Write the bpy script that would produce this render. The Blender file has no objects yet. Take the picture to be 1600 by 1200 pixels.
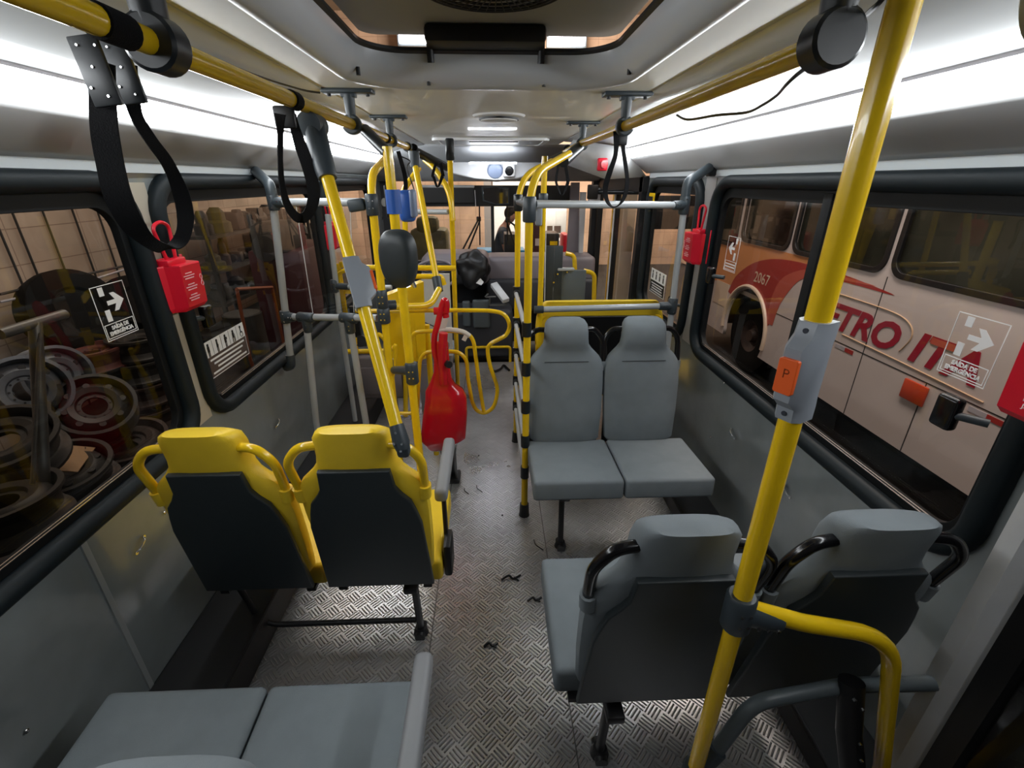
import bpy, bmesh, math, random
from mathutils import Vector, Matrix
random.seed(7)
# ---------------------------------------------------------------- camera
FPX = 722.0; VPX, VPY = 768.0, 284.0; CH = 1.68
sc = bpy.context.scene
_f = Vector(((VPX-800)/FPX, (600-VPY)/FPX, 1.0)).normalized()
_p = math.atan2(600-VPY, FPX)
_u = Vector((0, math.cos(_p), -math.sin(_p)))
_r = _u.cross(_f)
if _r[0] < 0: _r = -_r
# columns of camera-to-world: camera right, up, forward in world coordinates (x right, y along the bus, z up)
def cw(v): v = Vector(v); return Vector((v.dot(_r), v.dot(_f), v.dot(_u)))
cam_d = bpy.data.cameras.new('camera'); cam = bpy.data.objects.new('camera', cam_d); sc.collection.objects.link(cam)
X, Y, Z = cw((1,0,0)), cw((0,1,0)), cw((0,0,1))
m = Matrix(((X[0],Y[0],-Z[0],0),(X[1],Y[1],-Z[1],0),(X[2],Y[2],-Z[2],CH),(0,0,0,1)))
cam.matrix_world = m
cam_d.sensor_fit = 'HORIZONTAL'; cam_d.sensor_width = 36; cam_d.lens = 36*FPX/1600
cam_d.clip_start = 0.03; cam_d.clip_end = 200
sc.camera = cam
# ---------------------------------------------------------------- world, exposure
w = bpy.data.worlds.new('world'); sc.world = w; w.use_nodes = True
w.node_tree.nodes['Background'].inputs[0].default_value = (1.0, 0.86, 0.72, 1)
w.node_tree.nodes['Background'].inputs[1].default_value = 0.03
sc.view_settings.view_transform = 'Standard'; sc.view_settings.look = 'None'
sc.view_settings.gamma = 1; sc.view_settings.use_curve_mapping = False
sc.view_settings.exposure = 0.38
sc.cycles.max_bounces = 8; sc.cycles.transparent_max_bounces = 16
sc.cycles.use_denoising = True
sc.cycles.caustics_reflective = False; sc.cycles.caustics_refractive = False
STRIP = 18.0; GARAGE = 1.0
# ---------------------------------------------------------------- garage lamps (area lights hung in the depot)
def area(name, loc, rot, size, power, col, sy=None):
    l = bpy.data.lights.new(name, 'AREA'); l.energy = power; l.color = col; l.size = size
    if sy: l.shape = 'RECTANGLE'; l.size_y = sy
    o = bpy.data.objects.new(name, l); o.location = loc; o.rotation_euler = rot; sc.collection.objects.link(o)
    o['kind'] = 'structure'; return o
area('depot_lamp_front', (0.8, 9.8, 4.4), (math.radians(42), 0, 0), 2.0, 560*GARAGE, (1, .87, .72), 1.0)
area('depot_lamp_left', (-2.6, 4.6, 3.6), (0, math.radians(18), 0), 1.5, 42*GARAGE, (1, .87, .74), 3.0)
area('depot_lamp_right', (2.1, 3.0, 3.9), (0, math.radians(-14), 0), .8, 125*GARAGE, (1, .87, .78), 5.0)
# ---------------------------------------------------------------- pixel helpers (point seen at a pixel, at a given real distance)
def ray(u, v): return cw(((u-800)/FPX, (600-v)/FPX, 1.0))
def aX(u, v, x): d = ray(u, v); k = x/d[0]; return Vector((x, d[1]*k, CH+d[2]*k))
def aY(u, v, y): d = ray(u, v); k = y/d[1]; return Vector((d[0]*k, y, CH+d[2]*k))
def aZ(u, v, z): d = ray(u, v); k = (z-CH)/d[2]; return Vector((d[0]*k, d[1]*k, z))
# ---------------------------------------------------------------- materials
M = {}
def mat(name, col, rough=.5, metal=0, spec=.5, bump=None, coat=0, noise=None, emit=None, estr=0):
    m = bpy.data.materials.new(name); m.use_nodes = True; nt = m.node_tree; b = nt.nodes['Principled BSDF']
    b.inputs['Base Color'].default_value = (*col, 1); b.inputs['Roughness'].default_value = rough
    b.inputs['Metallic'].default_value = metal; b.inputs['Specular IOR Level'].default_value = spec
    b.inputs['Coat Weight'].default_value = coat
    if emit: b.inputs['Emission Color'].default_value = (*emit, 1); b.inputs['Emission Strength'].default_value = estr
    if noise or bump:
        tc = nt.nodes.new('ShaderNodeTexCoord')
    if noise:   # (scale, amount, detail)
        n = nt.nodes.new('ShaderNodeTexNoise'); n.inputs['Scale'].default_value = noise[0]; n.inputs['Detail'].default_value = noise[2] if len(noise) > 2 else 4
        nt.links.new(tc.outputs['Object'], n.inputs['Vector'])
        r = nt.nodes.new('ShaderNodeValToRGB'); a = noise[1]
        r.color_ramp.elements[0].position = .3; r.color_ramp.elements[1].position = .7
        r.color_ramp.elements[0].color = (*[max(0, c*(1-a)) for c in col], 1); r.color_ramp.elements[1].color = (*[min(1, c*(1+a)) for c in col], 1)
        nt.links.new(n.outputs['Fac'], r.inputs['Fac']); nt.links.new(r.outputs['Color'], b.inputs['Base Color'])
    if bump:    # (scale, strength)
        n2 = nt.nodes.new('ShaderNodeTexNoise'); n2.inputs['Scale'].default_value = bump[0]; n2.inputs['Detail'].default_value = 6
        nt.links.new(tc.outputs['Object'], n2.inputs['Vector'])
        bp = nt.nodes.new('ShaderNodeBump'); bp.inputs['Strength'].default_value = bump[1]; bp.inputs['Distance'].default_value = .002
        nt.links.new(n2.outputs['Fac'], bp.inputs['Height']); nt.links.new(bp.outputs['Normal'], b.inputs['Normal'])
    M[name] = m; return m
mat('yellow_paint', (.88, .565, .010), .22, coat=.3, noise=(9, .06))
mat('yellow_vinyl', (.92, .63, .03), .42, bump=(300, .25), noise=(6, .07))
mat('grey_fabric', (.205, .232, .250), .85, spec=.25, bump=(900, .5), noise=(12, .06))
mat('back_plastic', (.022, .029, .032), .45, bump=(500, .15))
mat('rubber', (.006, .011, .014), .55, spec=.28, bump=(60, .1))
mat('black', (.006, .006, .007), .45)
mat('black_gloss', (.006, .006, .007), .18)
mat('frame_black', (.006, .007, .008), .6, spec=.25)
mat('fitting', (.038, .050, .059), .42)
mat('fitting_dark', (.011, .014, .017), .35)
mat('grey_tube', (.42, .44, .45), .3, coat=.2)
mat('grey_tube_dark', (.10, .12, .13), .35)
mat('arm_plastic', (.26, .265, .275), .5)
mat('light_plastic', (.29, .315, .35), .4)
mat('laminate', (.225, .250, .255), .20, coat=.5, noise=(5, .12))
mat('laminate_seam', (.30, .32, .32), .4)
mat('pillar_cream', (.50, .46, .38), .35)
mat('band_grey', (.58, .63, .66), .42)
mat('cove_grey', (.33, .33, .33), .36, noise=(3, .08))
mat('slope_white', (.46, .47, .47), .36, coat=.15, noise=(2, .06))
mat('ceiling_white', (.68, .68, .64), .40, coat=.15, noise=(2, .06))
mat('mould_grey', (.44, .46, .48), .30, coat=.1)
mat('lid_grey', (.42, .43, .41), .6)
mat('trim_grey', (.42, .40, .43), .4)
mat('white_plastic', (.72, .73, .74), .35)
mat('white_paint', (.62, .63, .64), .3, noise=(15, .04))
mat('chrome', (.75, .75, .75), .2, metal=1)
mat('red_plastic', (.70, .008, .030), .32)
mat('red_paint', (.62, .006, .018), .16, coat=.4)
mat('orange', (.9, .13, .02), .4)
mat('navy_dark', (.03, .035, .05), .5)
mat('blue_plastic', (.03, .11, .42), .35)
mat('blue_grey', (.20, .25, .36), .4)
mat('mirror_glass', (.35, .36, .40), .05, metal=1)
mat('dash_grey', (.25, .22, .24), .5)
mat('dash_dark', (.035, .037, .045), .55)
mat('strap', (.005, .005, .006), .85, spec=.2, bump=(400, .6))
mat('white_print', (.85, .85, .85), .5)
mat('pink_print', (.75, .45, .48), .5)
mat('tape', (.72, .66, .56), .6)
mat('skin', (.45, .23, .16), .5)
mat('hair', (.015, .010, .008), .6)
mat('shirt', (.055, .065, .085), .8)
mat('trousers', (.02, .022, .03), .8)
mat('asphalt', (.035, .030, .027), .75, noise=(2.5, .35, 8), bump=(30, .6))
mat('bus_white', (.60, .52, .49), .3, noise=(2.5, .05), coat=.2)
mat('bus_cream', (.66, .52, .40), .35)
mat('bus_orange', (.62, .25, .09), .3)
mat('bus_red', (.36, .035, .03), .3)
mat('bus_red2', (.50, .10, .07), .3)
mat('lens_orange', (.55, .06, .02), .35)
mat('bus_glass', (.022, .022, .016), .08, noise=(1.3, .8, 3))
mat('tyre', (.006, .0055, .005), .9, spec=.15)
mat('rim_silver', (.15, .165, .19), .45, metal=.3, noise=(8, .2))
mat('rim_rust', (.045, .026, .02), .6, noise=(7, .4))
mat('rim_dark', (.024, .022, .02), .5, noise=(7, .35))
mat('rim_red', (.12, .035, .028), .55, noise=(7, .3))
mat('cardboard', (.42, .26, .14), .8)
mat('machine_dark', (.03, .028, .024), .6, noise=(6, .5))
mat('machine_olive', (.07, .06, .02), .6, noise=(6, .4))
mat('orange_steel', (.28, .07, .02), .5)
mat('steel', (.13, .13, .125), .4, metal=.5)
mat('box_blue', (.03, .30, .60), .5)
mat('maroon', (.06, .015, .02), .5)
mat('pink_wall', (.62, .42, .34), .6)
mat('grey_pillar', (.16, .15, .15), .6)
mat('garage_roof', (.32, .25, .18), .8)

def emission(name, col, s):
    m = bpy.data.materials.new(name); m.use_nodes = True; nt = m.node_tree; nt.nodes.clear()
    o = nt.nodes.new('ShaderNodeOutputMaterial'); e = nt.nodes.new('ShaderNodeEmission')
    e.inputs[0].default_value = (*col, 1); e.inputs[1].default_value = s
    nt.links.new(e.outputs[0], o.inputs[0]); M[name] = m
emission('strip_light', (.93, .97, 1), STRIP)
emission('small_light', (.9, .93, 1), 30)
emission('depot_tube', (1, .95, 1), 14)

def glass_mat(name, tint, boost=1.0):
    m = bpy.data.materials.new(name); m.use_nodes = True; nt = m.node_tree; nt.nodes.clear()
    o = nt.nodes.new('ShaderNodeOutputMaterial'); mx = nt.nodes.new('ShaderNodeMixShader')
    t = nt.nodes.new('ShaderNodeBsdfTransparent'); g = nt.nodes.new('ShaderNodeBsdfGlossy'); f = nt.nodes.new('ShaderNodeFresnel')
    t.inputs[0].default_value = (*tint, 1); g.inputs['Roughness'].default_value = .012; f.inputs['IOR'].default_value = 1.45
    mu = nt.nodes.new('ShaderNodeMath'); mu.operation = 'MULTIPLY'; mu.inputs[1].default_value = boost; mu.use_clamp = True
    ge = nt.nodes.new('ShaderNodeNewGeometry'); iv = nt.nodes.new('ShaderNodeMath'); iv.operation = 'SUBTRACT'; iv.inputs[0].default_value = 1.0; nt.links.new(ge.outputs['Backfacing'], iv.inputs[1])
    mb = nt.nodes.new('ShaderNodeMath'); mb.operation = 'MULTIPLY'; nt.links.new(f.outputs[0], mb.inputs[0]); nt.links.new(iv.outputs[0], mb.inputs[1])
    nt.links.new(mb.outputs[0], mu.inputs[0]); nt.links.new(mu.outputs[0], mx.inputs[0])
    nt.links.new(t.outputs[0], mx.inputs[1]); nt.links.new(g.outputs[0], mx.inputs[2]); nt.links.new(mx.outputs[0], o.inputs[0]); M[name] = m
glass_mat('glass', (.95, .95, .94), 1.05)
glass_mat('clear_glass', (.97, .98, .98), 1.2)

def floor_mat():
    m = bpy.data.materials.new('diamond_plate'); m.use_nodes = True; nt = m.node_tree; L = nt.links; b = nt.nodes['Principled BSDF']
    def math_(op, a, bb=None, c=None):
        n = nt.nodes.new('ShaderNodeMath'); n.operation = op
        for i, v in enumerate((a, bb, c)):
            if v is None: continue
            if isinstance(v, (int, float)): n.inputs[i].default_value = v
            else: L.new(v, n.inputs[i])
        return n.outputs[0]
    tc = nt.nodes.new('ShaderNodeTexCoord'); mp = nt.nodes.new('ShaderNodeMapping')
    mp.inputs['Rotation'].default_value = (0, 0, math.radians(45)); mp.inputs['Scale'].default_value = (1/.050,)*3
    L.new(tc.outputs['Object'], mp.inputs['Vector'])
    sp = nt.nodes.new('ShaderNodeSeparateXYZ'); L.new(mp.outputs[0], sp.inputs[0]); x, y = sp.outputs[0], sp.outputs[1]
    par = math_('MODULO', math_('ADD', math_('FLOOR', x), math_('FLOOR', y)), 2.0); par = math_('ABSOLUTE', par)
    fx = math_('FRACT', x); fy = math_('FRACT', y)
    # across = coordinate over the bars, along = coordinate along the bars
    def mixv(a, c): return math_('ADD', math_('MULTIPLY', a, math_('SUBTRACT', 1.0, par)), math_('MULTIPLY', c, par))
    across = mixv(fx, fy); along = mixv(fy, fx)
    bars = math_('SINE', math_('MULTIPLY', across, 2*math.pi*4)); bars = math_('MAXIMUM', bars, 0.0)
    e = math_('MULTIPLY', math_('ABSOLUTE', math_('SUBTRACT', along, .5)), 2.0)
    ms = nt.nodes.new('ShaderNodeMapRange'); ms.inputs['From Min'].default_value = .66; ms.inputs['From Max'].default_value = .92
    ms.inputs['To Min'].default_value = 1; ms.inputs['To Max'].default_value = 0; L.new(e, ms.inputs['Value'])
    e2 = math_('MULTIPLY', math_('ABSOLUTE', math_('SUBTRACT', across, .5)), 2.0); m2 = math_('LESS_THAN', e2, .97)
    h = math_('MULTIPLY', math_('MULTIPLY', bars, m2), ms.outputs[0])
    bp = nt.nodes.new('ShaderNodeBump'); bp.inputs['Strength'].default_value = 1.0; bp.inputs['Distance'].default_value = .010
    L.new(h, bp.inputs['Height'])
    n = nt.nodes.new('ShaderNodeTexNoise'); n.inputs['Scale'].default_value = 2.2; n.inputs['Detail'].default_value = 4; n.inputs['Roughness'].default_value = .5
    L.new(tc.outputs['Object'], n.inputs['Vector'])
    r = nt.nodes.new('ShaderNodeMapRange'); r.inputs['From Min'].default_value = .35; r.inputs['From Max'].default_value = .7
    r.inputs['To Min'].default_value = .27; r.inputs['To Max'].default_value = .38; L.new(n.outputs[0], r.inputs['Value'])
    c = nt.nodes.new('ShaderNodeValToRGB'); c.color_ramp.elements[0].position = .3; c.color_ramp.elements[0].color = (.54, .53, .53, 1)
    c.color_ramp.elements[1].position = .62; c.color_ramp.elements[1].color = (.76, .75, .76, 1); L.new(n.outputs[0], c.inputs[0])
    cm = nt.nodes.new('ShaderNodeMix'); cm.data_type = 'RGBA'; cm.inputs[7].default_value = (.92, .92, .93, 1); L.new(c.outputs[0], cm.inputs[6]); L.new(math_('MULTIPLY', h, .8), cm.inputs[0])
    L.new(cm.outputs[2], b.inputs['Base Color']); L.new(r.outputs[0], b.inputs['Roughness']); L.new(bp.outputs[0], b.inputs['Normal'])
    b.inputs['Metallic'].default_value = .82; M['diamond_plate'] = m
floor_mat()

def tile_mat(name, c1, c2, grout, sx, sy, plane):
    m = bpy.data.materials.new(name); m.use_nodes = True; nt = m.node_tree; L = nt.links; b = nt.nodes['Principled BSDF']
    tc = nt.nodes.new('ShaderNodeTexCoord'); sp = nt.nodes.new('ShaderNodeSeparateXYZ'); cb = nt.nodes.new('ShaderNodeCombineXYZ')
    L.new(tc.outputs['Object'], sp.inputs[0]); L.new(sp.outputs[1 if plane == 'x' else 0], cb.inputs[0]); L.new(sp.outputs[2], cb.inputs[1])
    br = nt.nodes.new('ShaderNodeTexBrick'); br.offset = 0; br.inputs['Scale'].default_value = 1
    br.inputs['Brick Width'].default_value = sx; br.inputs['Row Height'].default_value = sy; br.inputs['Mortar Size'].default_value = .006
    br.inputs['Color1'].default_value = (*c1, 1); br.inputs['Color2'].default_value = (*c2, 1); br.inputs['Mortar'].default_value = (*grout, 1)
    L.new(cb.outputs[0], br.inputs['Vector'])
    n = nt.nodes.new('ShaderNodeTexNoise'); n.inputs['Scale'].default_value = 1.7; n.inputs['Detail'].default_value = 7; L.new(tc.outputs['Object'], n.inputs['Vector'])
    mr = nt.nodes.new('ShaderNodeMapRange'); mr.inputs['From Min'].default_value = .3; mr.inputs['From Max'].default_value = .7
    mr.inputs['To Min'].default_value = .65; mr.inputs['To Max'].default_value = 1.1; L.new(n.outputs[0], mr.inputs['Value'])
    mx = nt.nodes.new('ShaderNodeMix'); mx.data_type = 'RGBA'; mx.blend_type = 'MULTIPLY'; mx.inputs[0].default_value = 1
    L.new(br.outputs[0], mx.inputs[6]); L.new(mr.outputs[0], mx.inputs[7]); L.new(mx.outputs[2], b.inputs['Base Color'])
    b.inputs['Roughness'].default_value = .55; M[name] = m
tile_mat('tile_left', (.50, .40, .31), (.47, .37, .29), (.30, .22, .17), .42, .32, 'x')
tile_mat('tile_front', (.56, .38, .27), (.53, .36, .26), (.38, .25, .18), .45, .35, 'y')

# ---------------------------------------------------------------- mesh helpers
C = sc.collection
def link(name, me, m, parent=None, smooth=True, loc=None):
    if m is not None: me.materials.append(M[m] if isinstance(m, str) else m)
    if smooth:
        for p in me.polygons: p.use_smooth = True
        try: me.set_sharp_from_angle(angle=math.radians(38))
        except Exception: pass
    o = bpy.data.objects.new(name, me); C.objects.link(o)
    if loc: o.location = loc
    if parent is not None: o.parent = parent
    return o
def obj(name, bm, m, parent=None, smooth=True):
    bmesh.ops.recalc_face_normals(bm, faces=bm.faces)
    me = bpy.data.meshes.new(name); bm.to_mesh(me); bm.free(); return link(name, me, m, parent, smooth)
def NB(): return bmesh.new()
def box(bm, c, s, rot=None, bev=0, seg=2):
    t = bmesh.new(); bmesh.ops.create_cube(t, size=1); bmesh.ops.scale(t, vec=s, verts=t.verts)
    if bev: bmesh.ops.bevel(t, geom=t.edges[:], offset=bev, segments=seg, profile=.5, affect='EDGES')
    mm = Matrix.Translation(c) @ (rot.to_4x4() if rot else Matrix()); bmesh.ops.transform(t, matrix=mm, verts=t.verts)
    _join(bm, t)
def _join(bm, t):
    me = bpy.data.meshes.new('tmp'); t.to_mesh(me); t.free(); bm.from_mesh(me); bpy.data.meshes.remove(me)
def fillet(pts, rad, n=7):
    pts = [Vector(p) for p in pts]; out = [pts[0]]
    for i in range(1, len(pts)-1):
        a, b, c = pts[i-1], pts[i], pts[i+1]; r = rad[i-1] if isinstance(rad, (list, tuple)) else rad
        d1 = (a-b); d2 = (c-b); l = min(r, d1.length*.49, d2.length*.49)
        p1 = b+d1.normalized()*l; p2 = b+d2.normalized()*l
        for k in range(n+1):
            t = k/n; out.append(p1*(1-t)**2+b*2*t*(1-t)+p2*t*t)
    out.append(pts[-1]); return out
def smoothpath(pts, n=6, closed=False):   # catmull-rom
    pts = [Vector(p) for p in pts]; out = []; N = len(pts)
    rng = range(N) if closed else range(N-1)
    for i in rng:
        if closed: p0, p1, p2, p3 = pts[i-1], pts[i], pts[(i+1) % N], pts[(i+2) % N]
        else: p0, p1, p2, p3 = pts[max(i-1, 0)], pts[i], pts[i+1], pts[min(i+2, N-1)]
        for k in range(n):
            t = k/n; out.append(.5*((2*p1)+(-p0+p2)*t+(2*p0-5*p1+4*p2-p3)*t*t+(-p0+3*p1-3*p2+p3)*t**3))
    if not closed: out.append(pts[-1])
    return out
def tube(bm, path, r, seg=12, closed=False, radii=None):
    path = [Vector(p) for p in path]; n = len(path); rings = []
    t0 = (path[1]-path[0]).normalized(); up = Vector((0, 0, 1)) if abs(t0.z) < .9 else Vector((1, 0, 0)); nrm = t0.cross(up).normalized()
    for i, p in enumerate(path):
        if closed: t = (path[(i+1) % n]-path[i-1]).normalized()
        elif i == 0: t = t0
        elif i == n-1: t = (path[-1]-path[-2]).normalized()
        else: t = ((path[i+1]-p).normalized()+(p-path[i-1]).normalized()).normalized()
        nrm = (nrm-t*nrm.dot(t)).normalized(); bn = t.cross(nrm)
        rr = radii[i] if radii else r
        rings.append([bm.verts.new(p+(nrm*math.cos(2*math.pi*k/seg)+bn*math.sin(2*math.pi*k/seg))*rr) for k in range(seg)])
    for i in range(n if closed else n-1):
        a, b = rings[i], rings[(i+1) % n]
        for k in range(seg): bm.faces.new((a[k], a[(k+1) % seg], b[(k+1) % seg], b[k]))
    if not closed: bm.faces.new(rings[0]); bm.faces.new(rings[-1][::-1])
def cyl(bm, a, b, r, seg=16, r2=None): 
    a = Vector(a); b = Vector(b); tube(bm, [a, b], r, seg, radii=[r, r2 if r2 is not None else r])
def lathe(bm, prof, origin, axis=(0, 0, 1), seg=28):
    axis = Vector(axis).normalized(); q = Vector((0, 0, 1)).rotation_difference(axis); o = Vector(origin); rings = []
    for r, h in prof:
        if r < 1e-5: rings.append([bm.verts.new(o+q@Vector((0, 0, h)))])
        else: rings.append([bm.verts.new(o+q@Vector((r*math.cos(2*math.pi*k/seg), r*math.sin(2*math.pi*k/seg), h))) for k in range(seg)])
    for a, b in zip(rings, rings[1:]):
        for k in range(seg):
            if len(a) == 1 and len(b) == 1: continue
            if len(a) == 1: bm.faces.new((a[0], b[k], b[(k+1) % seg]))
            elif len(b) == 1: bm.faces.new((a[k], a[(k+1) % seg], b[0]))
            else: bm.faces.new((a[k], a[(k+1) % seg], b[(k+1) % seg], b[k]))
def ribbon(bm, pts, wv, t=.0025):   # pts list, width vectors list (full width)
    n = len(pts); R = []
    for i in range(n):
        p = Vector(pts[i]); tg = (Vector(pts[min(i+1, n-1)])-Vector(pts[max(i-1, 0)])).normalized()
        wd = Vector(wv[i]); L_ = wd.length; wd = (wd-tg*wd.dot(tg)); wd = wd.normalized()*L_*.5; nn = tg.cross(wd).normalized()*t*.5
        R.append([bm.verts.new(p+wd+nn), bm.verts.new(p-wd+nn), bm.verts.new(p-wd-nn), bm.verts.new(p+wd-nn)])
    for a, b in zip(R, R[1:]):
        for k in range(4): bm.faces.new((a[k], a[(k+1) % 4], b[(k+1) % 4], b[k]))
    bm.faces.new(R[0]); bm.faces.new(R[-1][::-1])
def rrect(a0, b0, a1, b1, r, n=6):     # rounded rectangle outline (a,b)
    out = []; rs = r if isinstance(r, (list, tuple)) else [r]*4
    for (cx, cy, st, rr) in ((a1-rs[0], b1-rs[0], 0, rs[0]), (a0+rs[1], b1-rs[1], 90, rs[1]), (a0+rs[2], b0+rs[2], 180, rs[2]), (a1-rs[3], b0+rs[3], 270, rs[3])):
        for k in range(n+1):
            t = math.radians(st+90*k/n); out.append((cx+rr*math.cos(t), cy+rr*math.sin(t)))
    return out
def plate_mesh(outlines, thick, mtx, bevel=0):
    cu = bpy.data.curves.new('t', 'CURVE'); cu.dimensions = '2D'; cu.fill_mode = 'BOTH'; cu.extrude = thick/2; cu.bevel_depth = bevel; cu.bevel_resolution = 2
    for ol in outlines:
        s = cu.splines.new('POLY'); s.points.add(len(ol)-1)
        for i, p in enumerate(ol): s.points[i].co = (p[0], p[1], 0, 1)
        s.use_cyclic_u = True
    o = bpy.data.objects.new('t', cu); C.objects.link(o); dg = bpy.context.evaluated_depsgraph_get(); me = bpy.data.meshes.new_from_object(o.evaluated_get(dg))
    bpy.data.objects.remove(o); bpy.data.curves.remove(cu); me.transform(mtx); return me
def plate(name, outlines, thick, mtx, m, parent=None, bevel=0, smooth=True):
    return link(name, plate_mesh(outlines, thick, mtx, bevel), m, parent, smooth)
def frame_m(o, ax, ay):                # local x->ax, y->ay
    ax = Vector(ax).normalized(); ay = Vector(ay).normalized(); az = ax.cross(ay)
    return Matrix(((ax[0], ay[0], az[0], o[0]), (ax[1], ay[1], az[1], o[1]), (ax[2], ay[2], az[2], o[2]), (0, 0, 0, 1)))
FONT = None
def text_mesh(s, size, mtx, ext=.0004, shear=0, align='CENTER', offset=0, sx=1):
    cu = bpy.data.curves.new('t', 'FONT'); cu.body = s; cu.size = size; cu.extrude = ext; cu.shear = shear; cu.align_x = align; cu.align_y = 'CENTER'; cu.offset = offset; cu.resolution_u = 3
    o = bpy.data.objects.new('t', cu); C.objects.link(o); dg = bpy.context.evaluated_depsgraph_get(); me = bpy.data.meshes.new_from_object(o.evaluated_get(dg))
    bpy.data.objects.remove(o); bpy.data.curves.remove(cu); me.transform(mtx @ Matrix.Diagonal((sx, 1, 1, 1))); return me
def text(name, s, size, mtx, m, parent=None, **k): return link(name, text_mesh(s, size, mtx, **k), m, parent, False)
def tag(o, label=None, cat=None, group=None, kind=None):
    if label: o['label'] = label
    if cat: o['category'] = cat
    if group: o['group'] = group
    if kind: o['kind'] = kind
    return o
def thing(name, label, cat, loc=(0, 0, 0), rz=0, group=None, kind=None):
    o = bpy.data.objects.new(name, None); o.empty_display_size = .05; C.objects.link(o); o.location = loc; o.rotation_euler = (0, 0, rz)
    return tag(o, label, cat, group, kind)
def keep(o, parent):                   # parent a mesh built in world coordinates
    p = parent; mw = Matrix.Identity(4)
    chain = []
    while p is not None: chain.append(p); p = p.parent
    for q in reversed(chain): mw = mw @ q.matrix_basis
    o.parent = parent; o.matrix_basis = mw.inverted() @ o.matrix_basis; return o
def part(name, bm, m, parent, smooth=True): return keep(obj(name, bm, m, None, smooth), parent)
def copy_tree(o, parent=None):
    c = o.copy(); C.objects.link(c); c.parent = parent
    for ch in list(o.children):
        if ch.name in C.objects: copy_tree(ch, c)
    return c
def V(*a): return Vector(a)
#@@STRUCT
WL, WR = -1.15, 1.15
def struct(o): o['kind'] = 'structure'; return o
# floor
bm = NB(); box(bm, (0, 1.65, -.01), (2.34, 5.5, .02)); struct(obj('floor', bm, 'diamond_plate', smooth=False))
bm = NB(); box(bm, (0, 4.46, -.075), (2.34, .12, .1)); struct(obj('trim_5', bm, 'black', smooth=False))
bm = NB(); box(bm, (0, 4.9, -.135), (2.34, .9, .02)); struct(obj('floor_2', bm, 'black', smooth=False))
bm = NB(); box(bm, (-.272, 1.7, .001), (.004, 5.2, .002)); struct(obj('trim_1', bm, 'steel', smooth=False))
bm = NB(); box(bm, (.243, 1.7, .001), (.004, 5.2, .002)); struct(obj('trim_2', bm, 'steel', smooth=False))
bm = NB(); box(bm, (-1.03, 1.6, .075), (.25, 5.0, .15), bev=.01); struct(obj('trim_3', bm, 'black', smooth=False))
bm = NB(); box(bm, (1.06, 1.75, .05), (.20, 4.3, .10), bev=.01); struct(obj('trim_4', bm, 'black', smooth=False))
# walls with window openings, in (y, z)
WZ0, WZ1 = .790, 1.694
def wallplate(name, x, y0, y1, holes, m):
    ol = [[(y0, .0), (y1, .0), (y1, 1.765), (y0, 1.765)]]+[rrect(a, WZ0, b, WZ1, .13) for a, b in holes]
    mt = frame_m((x, 0, 0), (0, 1, 0), (0, 0, 1)); return struct(plate(name, ol, .03, mt, m))
LW = [(-.85, 1.618), (1.715, 3.29), (3.39, 4.75)]
RW = [(.82, 2.50), (2.66, 3.56)]
wallplate('wall_left', WL-.02, -1.2, 5.3, LW, 'laminate')
wallplate('wall_right', WR+.02, -1.2, 3.66, RW, 'laminate')
# cream pillar covers and grey band over the windows
for i, (a, b) in enumerate([(1.62, 1.72), (3.285, 3.395)]):
    bm = NB(); box(bm, (WL-.0035, (a+b)/2, 1.243), (.005, b-a, .87)); struct(obj('trim_%d' % (6+i), bm, 'pillar_cream', smooth=False))
bm = NB(); box(bm, (WR+.0035, 2.6, 1.25), (.005, .12, .90)); struct(obj('trim_8', bm, 'cove_grey', smooth=False))
for s, nm in ((-1, 'trim_9'), (1, 'trim_10')):
    bm = NB(); box(bm, (s*1.144, 1.2, 1.724), (.012, 4.8, .036)); struct(obj(nm, bm, 'band_grey', smooth=False))
# vertical joint strip on left wall panel
bm = NB(); box(bm, (WL-.002, 1.047, .44), (.006, .018, .66)); struct(obj('trim_11', bm, 'laminate_seam', smooth=False))
# ---- windows
def window(name, x, y0, y1, mid=None, pane='glass'):
    root = thing(name, None, None, (x, (y0+y1)/2, 1.24), kind='structure')
    s = 1 if x > 0 else -1; xi = x
    # rubber seal: closed sweep round the opening
    lp = [V(xi-s*.006, a, b) for a, b in rrect(y0+.012, WZ0+.012, y1-.012, WZ1-.012, .12, 8)]
    bm = NB(); tube(bm, lp, .030, 10, closed=True); o = part('rubber_seal', bm, 'rubber', root)
    # inner frame
    ol = [rrect(y0+.02, WZ0+.02, y1-.02, WZ1-.02, .11, 8), rrect(y0+.062, WZ0+.060, y1-.062, WZ1-.082, .075, 8)]
    o = plate('window_frame', ol, .022, frame_m((xi+s*.02, 0, 0), (0, 1, 0), (0, 0, 1)), 'frame_black', bevel=.002); keep(o, root)
    bm = NB()
    for dz in (.070, .078): box(bm, (xi+s*.002, (y0+y1)/2, WZ0+dz-.004), (.003, y1-y0-.2, .0018))
    part('sill_channel', bm, 'chrome', root)
    if mid:
        bm = NB(); box(bm, (xi+s*.014, mid, (WZ0+WZ1)/2), (.03, .045, WZ1-WZ0-.1), bev=.004); part('mid_post', bm, 'frame_black', root)
    bm = NB(); box(bm, (xi+s*.032, (y0+y1)/2, (WZ0+WZ1)/2), (.004, y1-y0-.06, WZ1-WZ0-.06)); part('pane', bm, pane, root, False)
    return root
window('window_1', WL, *LW[0]); window('window_2', WL, *LW[1]); window('window_3', WL, *LW[2])
window('window_4', WR, *RW[0], mid=1.66); window('window_5', WR, *RW[1])
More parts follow.
